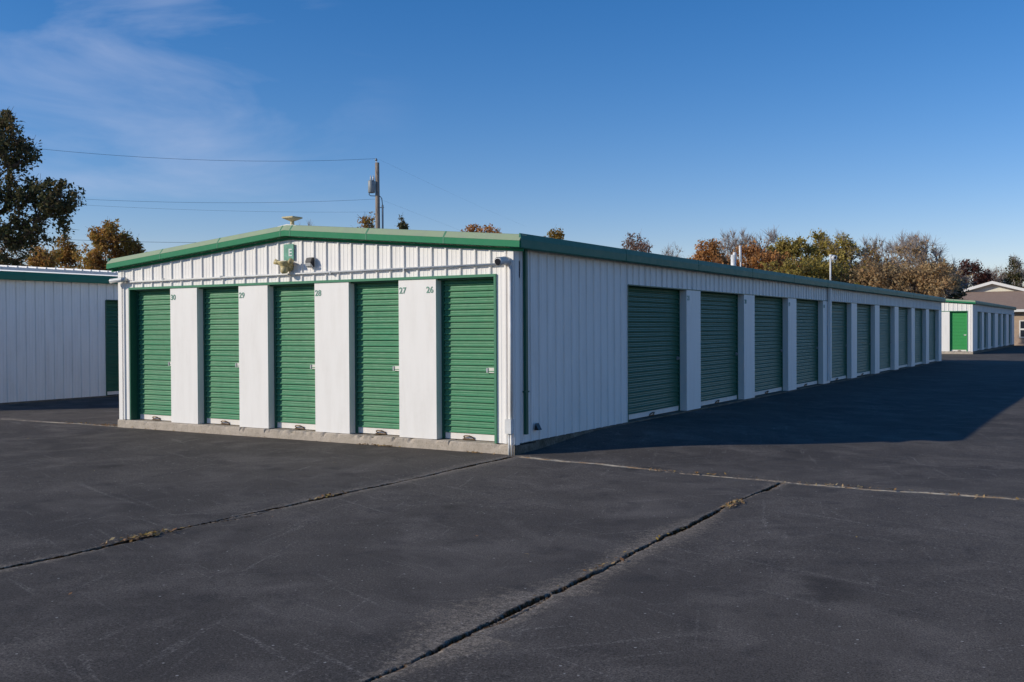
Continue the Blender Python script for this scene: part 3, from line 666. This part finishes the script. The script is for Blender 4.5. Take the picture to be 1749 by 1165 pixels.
# ------------------------------------------------------------------ brick house beyond
hx0, hx1, hy0, hy1 = -10.5, 16.0, 86.5, 102.0
Hs = thing('brick_house', (3, 94, 0), 'brown roofed brick house with a cream gable behind the far building', 'house')
q = MB(); q.box((hx0, hy0, -0.2), (hx1, hy1, 2.90)); q.build('wall', 'brick', Hs)
ov = 0.55; ez = 2.98; rzh = 4.72; hip = 4.6
q = MB(); q.v = [(hx0 - ov, hy0 - ov, ez), (hx1 + ov, hy0 - ov, ez), (hx1 + ov, hy1 + ov, ez), (hx0 - ov, hy1 + ov, ez), (hx0 + hip, hy0 + 4.4, rzh), (hx1 - hip, hy0 + 4.4, rzh), (hx1 - hip, hy1 - 4.4, rzh), (hx0 + hip, hy1 - 4.4, rzh)]
q.f = [(0, 1, 5, 4), (1, 2, 6, 5), (2, 3, 7, 6), (3, 0, 4, 7), (4, 5, 6, 7), (0, 3, 2, 1)]; roof = q.build('roof', 'shingle', Hs)
q = MB()
q.box((hx0 - ov - 0.02, hy0 - ov - 0.03, ez - 0.20), (hx1 + ov + 0.02, hy0 - ov - 0.002, ez + 0.015)); q.box((hx1 + ov + 0.002, hy0 - ov, ez - 0.2), (hx1 + ov + 0.03, hy1 + ov, ez + 0.015)); q.box((hx0 - ov - 0.03, hy0 - ov, ez - 0.2), (hx0 - ov - 0.002, hy1 + ov, ez + 0.015)); q.build('fascia', 'house_trim', Hs)
gx0, gx1, gyf, gyb, gz, gp = -7.3, -0.05, hy0 + 4.2, hy1 - 2, 4.62, 5.66; gm = (gx0 + gx1) / 2
q = MB(); q.v = [(gx0 + 0.9, gyf + 0.55, gz - 0.3), (gx1 - 0.9, gyf + 0.55, gz - 0.3), (gm, gyf + 0.55, gp - 0.10), (gx0 + 0.9, gyf + 0.55, gz + 0.05), (gx1 - 0.9, gyf + 0.55, gz + 0.05)]; q.f = [(0, 1, 4, 2, 3)]
q = MB(); q.prism([(gx0 + 0.8, gz - 0.35), (gx1 - 0.8, gz - 0.35), (gx1 - 0.8, gz + 0.12), (gm, gp - 0.12), (gx0 + 0.8, gz + 0.12)], lambda a, b, t: (a, t, b), gyf + 0.5, gyb - 0.1); q.build('gable_wall', 'house_cream', Hs)
for s_ in (0, 1):
    a, b = ((gx0, gm) if s_ == 0 else (gm, gx1)); za, zb_ = ((gz, gp) if s_ == 0 else (gp, gz))
    q = MB(); q.v = [(a, gyf, za), (b, gyf, zb_), (b, gyb, zb_), (a, gyb, za), (a, gyf, za - 0.09), (b, gyf, zb_ - 0.09), (b, gyb, zb_ - 0.09), (a, gyb, za - 0.09)]
    q.f = [(0, 1, 2, 3), (7, 6, 5, 4), (0, 4, 5, 1), (2, 6, 7, 3), (0, 3, 7, 4), (1, 5, 6, 2)]; q.build('gable_roof', 'shingle', Hs)
    q = MB(); q.v = [(a, gyf - 0.04, za + 0.02), (b, gyf - 0.04, zb_ + 0.02), (b, gyf - 0.003, zb_ + 0.02), (a, gyf - 0.003, za + 0.02), (a, gyf - 0.04, za - 0.24), (b, gyf - 0.04, zb_ - 0.24), (b, gyf - 0.003, zb_ - 0.24), (a, gyf - 0.003, za - 0.24)]
    q.f = [(0, 1, 2, 3), (7, 6, 5, 4), (0, 4, 5, 1), (2, 6, 7, 3), (0, 3, 7, 4), (1, 5, 6, 2)]; q.build('rake_board', 'house_trim', Hs)
for wx in (-1.12, 3.2, 6.8):
    w_ = MB().box((wx, hy0 - 0.04, 0.55), (wx + 1.5, hy0 - 0.002, 2.05)).build('window', 'house_trim', Hs)
    for (a, b, c_, d_) in ((0.09, 0.70, 0.08, 0.66), (0.80, 1.41, 0.08, 0.66), (0.09, 0.70, 0.80, 1.42), (0.80, 1.41, 0.80, 1.42)):
        MB().box((wx + a, hy0 - 0.048, 0.55 + c_), (wx + b, hy0 - 0.042, 0.55 + d_)).build('pane', 'pane', w_)
MB().tube([(-6.2, hy0 + 5, 4.5), (-6.2, hy0 + 5, 5.25)], 0.05, 8).build('vent_pipe', 'pvc', roof, True)

# ------------------------------------------------------------------ utility pole and wires
pb = at(645, 388, 55); PX, PY = pb.x, pb.y
U = thing('utility_pole', (PX, PY, -0.1), 'weathered wooden utility pole with a grey transformer', 'pole')
MB().tube([(PX + 0.03, PY, -0.1), (PX + 0.02, PY, 5), (PX, PY, 10.62)], [0.16, 0.135, 0.112], 14).build('shaft', 'pole_wood', U, True)
rv = Vector((_rt.x, _rt.y, 0)).normalized(); fv = Vector((_fw.x, _fw.y, 0)).normalized(); P0 = Vector((PX, PY, 0))
def up3(a, b, z): return P0 + rv * a + fv * b + Vector((0, 0, z))
MB().tube([up3(-0.03, -0.02, 10.5), up3(-0.05, -0.02, 10.75)], 0.025, 8).build('pole_top_pin', 'galvanized', U, True)
MB().tube([up3(-0.05, -0.02, 10.72), up3(-0.05, -0.02, 10.78), up3(-0.05, -0.02, 10.86)], [0.06, 0.075, 0.03], 10).build('insulator', 'pole_grey', U, True)
tz = 8.98
tr = MB().tube([up3(-0.31, -0.06, tz), up3(-0.31, -0.06, tz + 0.04), up3(-0.31, -0.06, tz + 0.62), up3(-0.31, -0.06, tz + 0.68)], [0.17, 0.19, 0.19, 0.15], 18).build('transformer', 'pole_grey', U, True)
for a in (-0.34, -0.20): MB().tube([up3(a, -0.06, tz + 0.66), up3(a, -0.06, tz + 0.74), up3(a, -0.06, tz + 0.82), up3(a - 0.02, -0.06, tz + 0.95)], [0.03, 0.055, 0.045, 0.02], 10).build('bushing', 'lens_plastic', tr, True)
MB().box(tuple(up3(-0.12, 0.0, tz + 0.15)), tuple(up3(0.0, 0.06, tz + 0.5))).build('mounting_bracket', 'galvanized', U)
MB().tube([up3(-0.42, -0.06, tz + 0.1), up3(-0.44, -0.06, tz - 0.10), up3(-0.36, -0.06, tz - 0.16), up3(0.0, -0.06, tz - 0.17), up3(0.14, -0.04, tz - 0.18), up3(0.24, -0.03, tz - 0.30), up3(0.27, -0.03, tz - 0.6), up3(0.29, -0.03, tz - 0.8)], 0.022, 6).build('service_loop', 'wire', U, True)
MB().tube([up3(0.28, -0.02, -0.1), up3(0.28, -0.02, tz - 0.65)], 0.05, 8).build('riser_conduit', 'pole_grey', U, True)
MB().tube([up3(-0.05, -0.02, tz - 0.80), up3(0.36, -0.02, tz - 0.78)], 0.022, 6).build('conduit_bracket', 'galvanized', U, True)
def wire(label, ax, ay, bx_, by_, da, db, mids, r=0.013):
    """wire between two pole points; sag and far height solved so that it passes the given photograph points"""
    best = None; A = at(ax, ay, da)
    for yb in np.arange(by_ - 30, by_ + 30.1, 1.5):
        B = at(bx_, yb, db)
        for sag in np.arange(0.0, 2.4, 0.1):
            e = 0
            for mx, my in mids:
                lo, hi = 0.0, 1.0
                for _ in range(16):
                    m_ = (lo + hi) / 2; p = A.lerp(B, m_); dv = p - CAM; px = 874.5 + FPX * dv.dot(_rt) / dv.dot(_fw)
                    if (px > mx) == (ax > bx_): lo = m_
                    else: hi = m_
                p = A.lerp(B, lo) - Vector((0, 0, sag * 4 * lo * (1 - lo))); dv = p - CAM
                e += (582.5 - FPX * dv.dot(_up) / dv.dot(_fw) - my) ** 2
            if best is None or e < best[0]: best = (e, yb, sag)
    B = at(bx_, best[1], db); pts_ = [A.lerp(B, t_) - Vector((0, 0, best[2] * 4 * t_ * (1 - t_))) for t_ in np.linspace(0, 1, 25)]
    o = MB().tube(pts_, r, 5).build('power_line', 'wire', None, True); tag(o, label, 'wire')
wire('topmost power line running left from the top of the utility pole', 642, 271, -320, 225, 55, 46, [(440, 275), (75, 255)], 0.0075)
wire('upper of the two close wires running left below the transformer', 643, 340, -320, 322, 55, 46, [(440, 346), (150, 341)], 0.006)
wire('lower of the two close wires running left below the transformer', 643, 362, -320, 340, 55, 46, [(440, 362), (150, 350)], 0.004)
wire('lowest wire left of the gable, passing the orange tree', 643, 405, -320, 400, 55, 46, [(325, 414), (235, 413)], 0.008)
wire('thin power line falling to the right from the pole top', 647, 272, 900, 392, 55, 130, [(708, 301)], 0.0025)
wire('thin wire falling to the right from the middle of the pole', 648, 340, 900, 430, 55, 130, [(728, 371)], 0.0025)

# ------------------------------------------------------------------ trees
def quad_mesh(name, c, u, v):
    n = len(c); P = np.empty((n, 4, 3)); P[:, 0] = c - u; P[:, 1] = c - v * 0.55 + u * 0.1; P[:, 2] = c + u; P[:, 3] = c + v * 0.55 + u * 0.1
    me = bpy.data.meshes.new(name); me.vertices.add(n * 4); me.vertices.foreach_set('co', P.ravel())
    me.loops.add(n * 4); me.loops.foreach_set('vertex_index', np.arange(n * 4)); me.polygons.add(n); me.polygons.foreach_set('loop_start', np.arange(n) * 4); me.polygons.foreach_set('loop_total', np.full(n, 4)); me.update(calc_edges=True)
    return me
def leaves(rg, cen, size):
    n = len(cen); u = rg.randn(n, 3); u /= np.linalg.norm(u, axis=1)[:, None]; w = rg.randn(n, 3); v = np.cross(u, w); v /= np.linalg.norm(v, axis=1)[:, None] + 1e-9
    s = size * (0.6 + 0.8 * rg.rand(n))[:, None]
    return quad_mesh('crown', cen, u * s, v * s)
def seg_mesh(name, a, b, ra, rb, n=4):
    k = len(a); d = b - a; d /= np.linalg.norm(d, axis=1)[:, None] + 1e-9
    ref = np.where(np.abs(d[:, 2:3]) < 0.9, np.array([[0, 0, 1.0]]), np.array([[1.0, 0, 0]])); x = np.cross(d, ref); x /= np.linalg.norm(x, axis=1)[:, None]; y = np.cross(d, x)
    V = np.empty((k, 2 * n, 3))
    for j in range(n):
        q = 2 * math.pi * j / n; o_ = x * math.cos(q) + y * math.sin(q)
        V[:, j] = a + o_ * ra[:, None]; V[:, n + j] = b + o_ * rb[:, None]
    base = (np.arange(k) * 2 * n)[:, None]; F = np.concatenate([base + np.array([j, (j + 1) % n, n + (j + 1) % n, n + j]) for j in range(n)], 0)
    me = bpy.data.meshes.new(name); me.vertices.add(k * 2 * n); me.vertices.foreach_set('co', V.ravel()); m = len(F)
    me.loops.add(m * 4); me.loops.foreach_set('vertex_index', F.ravel()); me.polygons.add(m); me.polygons.foreach_set('loop_start', np.arange(m) * 4); me.polygons.foreach_set('loop_total', np.full(m, 4)); me.update(calc_edges=True)
    me.shade_smooth(); return me
def make_tree(name, label, base, lobes, n_att, leaf_mat, bark, per_node, lsize, spread, twigs, seed, trunk_top=None, tip=0.012, leaf_frac=1.0, group=None, upward=0.0):
    """lobes: [(centre, radii, weight)]; branches grow to points in the lobes and join the nearest wood below"""
    rg = np.random.RandomState(seed); base = np.array(base, float)
    wts = np.array([l[2] for l in lobes], float); wts /= wts.sum(); A = []
    for (c_, r_, _w), k in zip(lobes, rg.multinomial(n_att, wts)):
        d = rg.randn(k, 3); d /= np.linalg.norm(d, axis=1)[:, None]; A.append(np.array(c_) + d * (rg.rand(k, 1) ** 0.45) * np.array(r_))
    A = np.concatenate(A); top = A[:, 2].max(); lowc = A[:, 2].min()
    cen_ = np.average(np.array([l[0] for l in lobes]), axis=0, weights=wts)
    tt = trunk_top if trunk_top is not None else lowc + 0.35 * (top - lowc)
    nodes = [base]; par = [-1]; m = 7
    for i in range(1, m + 1):
        f = i / m; p = base + (np.array([cen_[0], cen_[1], tt]) - base) * np.array([f ** 1.6, f ** 1.6, f]); p[:2] += rg.randn(2) * 0.06 * (tt - base[2]) / 4; nodes.append(p); par.append(i - 1)
    tp = nodes[-1]; A = A[np.argsort(np.linalg.norm(A - tp, axis=1))]
    N = np.zeros((len(nodes) + 2 * len(A), 3)); N[:len(nodes)] = nodes; cnt = len(nodes); plen = np.zeros(len(N)); par = par + [0] * (2 * len(A)); term = []
    for p in A:
        d = p - N[:cnt]; dist = np.linalg.norm(d, axis=1); cost = dist + 0.22 * plen[:cnt] + np.where(d[:, 2] < 0.05, 0.9, 0) * dist
        cost[:3] += 50
        j = int(cost.argmin()); mid = (N[j] + p) / 2 + rg.randn(3) * 0.10 * dist[j] + np.array([0, 0, upward * 0.15 * dist[j]])
        N[cnt] = mid; par[cnt] = j; plen[cnt] = plen[j] + dist[j] / 2; N[cnt + 1] = p; par[cnt + 1] = cnt; plen[cnt + 1] = plen[j] + dist[j]; term.append(cnt + 1); cnt += 2
    N = N[:cnt]; par = par[:cnt]; load = np.zeros(cnt); load[term] += 1
    for i in range(cnt - 1, 0, -1): load[par[i]] += load[i]
    rad = tip * np.maximum(load, 1) ** 0.47
    idx = np.arange(1, cnt); pr = np.array(par)[1:]
    a = N[pr]; b = N[idx]; ra = np.minimum(rad[pr], rad[idx] * 1.5 + 0.004); rb = rad[idx]
    if twigs:
        tn = np.repeat(np.array(term), twigs); k = len(tn); dv = rg.randn(k, 3); dv += 1.4 * (N[tn] - cen_) / (np.linalg.norm(N[tn] - cen_, axis=1)[:, None] + 1e-6); dv[:, 2] += 0.5 + upward; dv /= np.linalg.norm(dv, axis=1)[:, None]
        st = N[tn] + (N[np.array(par)[tn]] - N[tn]) * rg.rand(k, 1) * 0.8; en = st + dv * (0.35 + 0.75 * rg.rand(k, 1)) * spread * 1.3
        a = np.concatenate([a, st]); b = np.concatenate([b, en]); ra = np.concatenate([ra, np.full(k, tip * 0.75)]); rb = np.concatenate([rb, np.full(k, tip * 0.3)])
    T = thing(name, tuple(base), label, 'tree', group)
    put('trunk', seg_mesh('trunk', a, b, ra, rb, 5), bark, T)
    term = np.array(term)
    if leaf_frac < 1: # only some boughs keep their leaves
        ph = rg.rand(3) * 6; s_ = np.sin(N[term][:, 0] * 0.9 + ph[0]) + np.sin(N[term][:, 1] * 1.1 + ph[1]) + np.sin(N[term][:, 2] * 1.3 + ph[2]) + rg.randn(len(term)) * 0.5
        keepn = term[np.argsort(-s_)[:max(4, int(len(term) * leaf_frac))]]
    else: keepn = term
    if per_node:
        tn = np.repeat(keepn, per_node); off = rg.randn(len(tn), 3); off *= (rg.rand(len(tn), 1) ** 0.6) * spread * 0.85 / (np.linalg.norm(off, axis=1)[:, None] + 1e-6); off *= np.repeat(0.55 + 0.7 * rg.rand(len(keepn), 1), per_node, 0); cen2 = N[tn] + off
        put('crown', leaves(rg, cen2, lsize), leaf_mat, T)
    return T
def px_tree(name, label, px, ytop, wpx, depth, leaf_mat, bark, n_att=110, per_node=34, lsize=0.10, twigs=0, seed=1, lowf=0.30, leaf_frac=1.0, group='trees behind the storage buildings', round_=1.0, upward=0.0, spread=0.5, tip=0.012):
    tp = at(px, ytop, depth); h = tp.z; rw = wpx / 2 * 1.3 * depth / FPX; rg = random.Random(seed)
    b = (tp.x, tp.y, -0.12); low = h * lowf; cz2 = (h + low) / 2; rz_ = (h - low) / 2
    lobes = [((tp.x, tp.y, cz2), (rw * 0.85, rw * 0.85, rz_ * 0.95), 2.0)]
    for k in range(6):
        an = rg.uniform(0, 6.28); zz = cz2 + rz_ * rg.uniform(-0.55, 0.62); rr = rw * rg.uniform(0.35, 0.6)
        lobes.append(((tp.x + math.cos(an) * rw * 0.62, tp.y + math.sin(an) * rw * 0.62, zz), (rr, rr, rr * 0.9 * round_), 1.0))
    lobes.append(((tp.x + rg.uniform(-.2, .2) * rw, tp.y, h - rz_ * 0.30), (rw * 0.55, rw * 0.55, rz_ * 0.34), 1.6))
    return make_tree(name, label, b, lobes, n_att, leaf_mat, bark, per_node, lsize, spread, twigs, seed, tip=tip, leaf_frac=leaf_frac, group=group, upward=upward)

# big dark tree at the left edge: crown built from lobes placed by sight at its own distance
D0 = 40
def lb(px, py, rpx, wgt, dd=0.0, sq=0.85):
    p = at(px, py, D0 + dd); r = rpx * D0 / FPX; return ((p.x, p.y, p.z), (r, r, r * sq), wgt)
bp = at(-25, 564, D0)
make_tree('broadleaf_tree', 'tall dark green tree behind the left storage building', (bp.x, bp.y, -0.12),
          [lb(0, 250, 58, 2.2), lb(30, 262, 36, 1.0), lb(-60, 250, 80, 2.0, 1), lb(5, 335, 70, 2.4), lb(60, 345, 50, 1.6), lb(95, 340, 34, 1.1, -.5), lb(108, 380, 18, 0.35, -.5), lb(45, 400, 46, 1.3), lb(-50, 380, 90, 2.2), lb(5, 205, 17, 0.35), lb(10, 430, 50, 1.2), lb(-110, 320, 80, 1.6)],
          360, 'leaf_dark', 'bark_brown', 46, 0.078, 0.46, 3, 11, tip=0.014)
px_tree('broadleaf_tree', 'round orange and yellow tree just left of the gable', 183, 388, 92, 56, 'leaf_mixed', 'bark_brown', 200, 70, 0.085, 2, 21, lowf=0.45)
px_tree('broadleaf_tree', 'thin yellow brown tree between the dark tree and the orange tree', 112, 404, 50, 58, 'leaf_mixed', 'bark_brown', 80, 55, 0.085, 3, 22, lowf=0.2)
px_tree('broadleaf_tree', 'brown shrubby tree low under the dark tree, its right part', 72, 416, 62, 50, 'leaf_mixed', 'bark_brown', 80, 60, 0.085, 2, 23, lowf=0.15)
px_tree('broadleaf_tree', 'dark brown shrubby tree low at the left edge', 18, 412, 70, 52, 'leaf_brown', 'bark_brown', 80, 60, 0.085, 2, 24, lowf=0.15)
# tops that show over the roof
px_tree('broadleaf_tree', 'bare grey tree top behind the lamp on the ridge', 520, 376, 46, 70, 'leaf_brown', 'bark_grey', 90, 1, 0.07, 8, 31, upward=0.8)
px_tree('broadleaf_tree', 'reddish green tree top at the foot of the utility pole', 629, 371, 44, 68, 'leaf_mixed', 'bark_brown', 110, 42, 0.085, 3, 32, lowf=0.4)
px_tree('broadleaf_tree', 'narrow green tree top right of the utility pole', 687, 368, 17, 64, 'leaf_dark', 'bark_brown', 60, 32, 0.08, 2, 33, lowf=0.4, spread=0.34)
px_tree('broadleaf_tree', 'flat orange tree top over the right half of the gable', 823, 385, 84, 70, 'leaf_orange', 'bark_brown', 150, 36, 0.085, 2, 34, lowf=0.5, spread=0.4)
px_tree('broadleaf_tree', 'small yellow tree top just right of the gable corner', 949, 390, 42, 70, 'leaf_yellow', 'bark_brown', 90, 46, 0.085, 1, 35, lowf=0.4)
px_tree('broadleaf_tree', 'pinkish tree top over the blank part of the side wall', 1080, 404, 66, 72, 'leaf_pink', 'bark_grey', 120, 26, 0.08, 3, 36, lowf=0.4)
px_tree('broadleaf_tree', 'bare twiggy tree top between the pinkish and the red trees', 1142, 420, 56, 75, 'leaf_brown', 'bark_grey', 90, 2, 0.08, 8, 37, lowf=0.4, upward=0.6)
# the autumn wood behind the far half of the roof
wood_ = [('small bright orange red tree at the left end of the wood', 1214, 412, 54, 74, 'leaf_orange', 'bark_brown', 110, 46, 2, 41, .3, 1.0, 0),
    ('bare grey lavender tree behind the fat vent pipe', 1252, 400, 90, 84, 'leaf_brown', 'bark_grey', 170, 2, 9, 42, .25, 1.0, .7),
    ('rust red tree behind the thin white mast', 1282, 414, 58, 78, 'leaf_orange', 'bark_brown', 110, 34, 4, 43, .25, 1.0, 0),
    ('tall sparse bare tree sticking up above the rust coloured brush', 1322, 392, 42, 82, 'leaf_brown', 'bark_grey', 60, 2, 5, 44, .3, 1.0, .5),
    ('low rusty brown tree between the red and the olive trees', 1322, 426, 80, 76, 'leaf_orange', 'bark_brown', 120, 30, 4, 45, .15, 1.0, 0),
    ('olive yellow tree left of the middle of the wood', 1366, 406, 74, 78, 'leaf_olive', 'bark_brown', 140, 52, 3, 46, .2, 1.0, .2),
    ('tall olive tree left of the camera mast', 1402, 401, 62, 82, 'leaf_olive', 'bark_grey', 130, 48, 3, 47, .2, 1.0, .3),
    ('yellow green tree right of the camera mast', 1446, 400, 60, 80, 'leaf_olive', 'bark_grey', 130, 46, 4, 48, .2, .9, .3),
    ('greyish half bare tree with a few orange boughs', 1494, 408, 74, 80, 'leaf_mixed', 'bark_grey', 150, 22, 7, 49, .2, .5, .3),
    ('grey twiggy tree with orange boughs in the right half of the wood', 1540, 404, 84, 78, 'leaf_orange', 'bark_grey', 170, 18, 8, 50, .2, .35, .2),
    ('broad half bare tree at the right end of the wood, leaning limbs', 1588, 410, 92, 74, 'leaf_brown', 'bark_grey', 180, 16, 8, 51, .2, .5, .2),
    ('low olive brown tree filling the wood behind the camera mast', 1420, 440, 110, 72, 'leaf_olive', 'bark_brown', 130, 44, 3, 52, .1, 1.0, 0),
    ('low brown tree under the orange boughs', 1510, 452, 100, 72, 'leaf_brown', 'bark_brown', 140, 40, 4, 53, .1, 1.0, 0),
    ('low brown tree at the far end of the long roof', 1570, 450, 90, 70, 'leaf_brown', 'bark_brown', 140, 40, 4, 54, .1, 1.0, 0),
    ('dark bluish low tree right above the far roof end', 1612, 462, 46, 76, 'leaf_dark', 'bark_brown', 90, 40, 3, 55, .1, 1.0, 0),
    ('low ochre tree under the olive trees', 1362, 444, 90, 71, 'leaf_olive', 'bark_brown', 110, 42, 3, 56, .1, 1.0, 0),
    ('dark red tree left of the house gable', 1656, 446, 46, 105, 'leaf_red', 'bark_brown', 130, 40, 4, 57, .2, 1.0, .2),
    ('dark brown tree right behind the house gable', 1684, 462, 40, 108, 'leaf_red', 'bark_grey', 110, 26, 6, 58, .2, .8, .3),
    ('bare small tree over the right rake of the house gable', 1708, 460, 30, 110, 'leaf_brown', 'bark_grey', 90, 6, 6, 59, .2, 1.0, .4),
    ('slender grey green tree at the right edge of the photo', 1732, 443, 26, 105, 'leaf_dark', 'bark_grey', 100, 26, 5, 60, .2, 1.0, .5),
    ('bare tree at the extreme right edge', 1756, 452, 34, 108, 'leaf_brown', 'bark_grey', 100, 8, 7, 61, .2, 1.0, .4)]
for (lab, px, yt, wp, dp, lm, bk_, na, pn, tw, sd_, lf, frac, upw) in wood_:
    px_tree('broadleaf_tree', lab, px, yt, wp * 1.1, dp, lm, bk_, int(na * 1.35), int(pn * 1.25), 0.10, int(tw * (1.8 if bk_ == 'bark_grey' else 1.2)), sd_, lowf=lf + 0.1, leaf_frac=frac, upward=upw, spread=0.62, tip=0.018 if bk_ == 'bark_grey' else 0.014)

# ------------------------------------------------------------------ fallen leaves and dry weeds
rg = np.random.RandomState(8); C_ = []
def spot(cx, cy, sx_, sy_, n): C_.append(np.column_stack([cx + rg.randn(n) * sx_, cy + rg.randn(n) * sy_]))
spot(0.10, -5.75, 0.035, 0.16, 130); spot(0.08, -3.6, 0.02, 0.10, 40); spot(3.60, -2.15, 0.03, 0.12, 90); spot(-2.05, -0.10, 0.12, 0.015, 45); spot(-2.45, -0.09, 0.10, 0.012, 18); spot(-7.95, 0.06, 0.16, 0.02, 60); spot(-8.6, 0.04, 0.3, 0.02, 40)
spot(-0.52, -0.10, 0.09, 0.015, 30); spot(4.2, -0.63, 0.35, 0.02, 60); spot(2.6, -0.48, 0.35, 0.02, 50); spot(5.3, -0.63, 0.3, 0.02, 30); spot(3.62, -4.8, 0.02, 0.5, 30); spot(-5.4, -0.09, 1.2, 0.015, 30)
C_.append(np.column_stack([rg.uniform(-9, 9, 26), rg.uniform(-9, -0.8, 26)]))
C_ = np.concatenate(C_); zc = lot_z(C_[:, 0], C_[:, 1]) + 0.008 + rg.rand(len(C_)) * 0.012
u = rg.randn(len(C_), 3); u[:, 2] *= 0.35; u /= np.linalg.norm(u, axis=1)[:, None]; w_ = rg.randn(len(C_), 3) * 0.3 + np.array([0, 0, 1.0]); v_ = np.cross(u, w_); v_ /= np.linalg.norm(v_, axis=1)[:, None]
s_ = (0.010 + 0.016 * rg.rand(len(C_)))[:, None]
o = put('fallen_leaves', quad_mesh('fallen_leaves', np.column_stack([C_, zc]), u * s_, v_ * s_), 'litter'); o['kind'] = 'stuff'; tag(o, 'dry yellow and brown leaves caught in the pavement cracks', 'leaves')
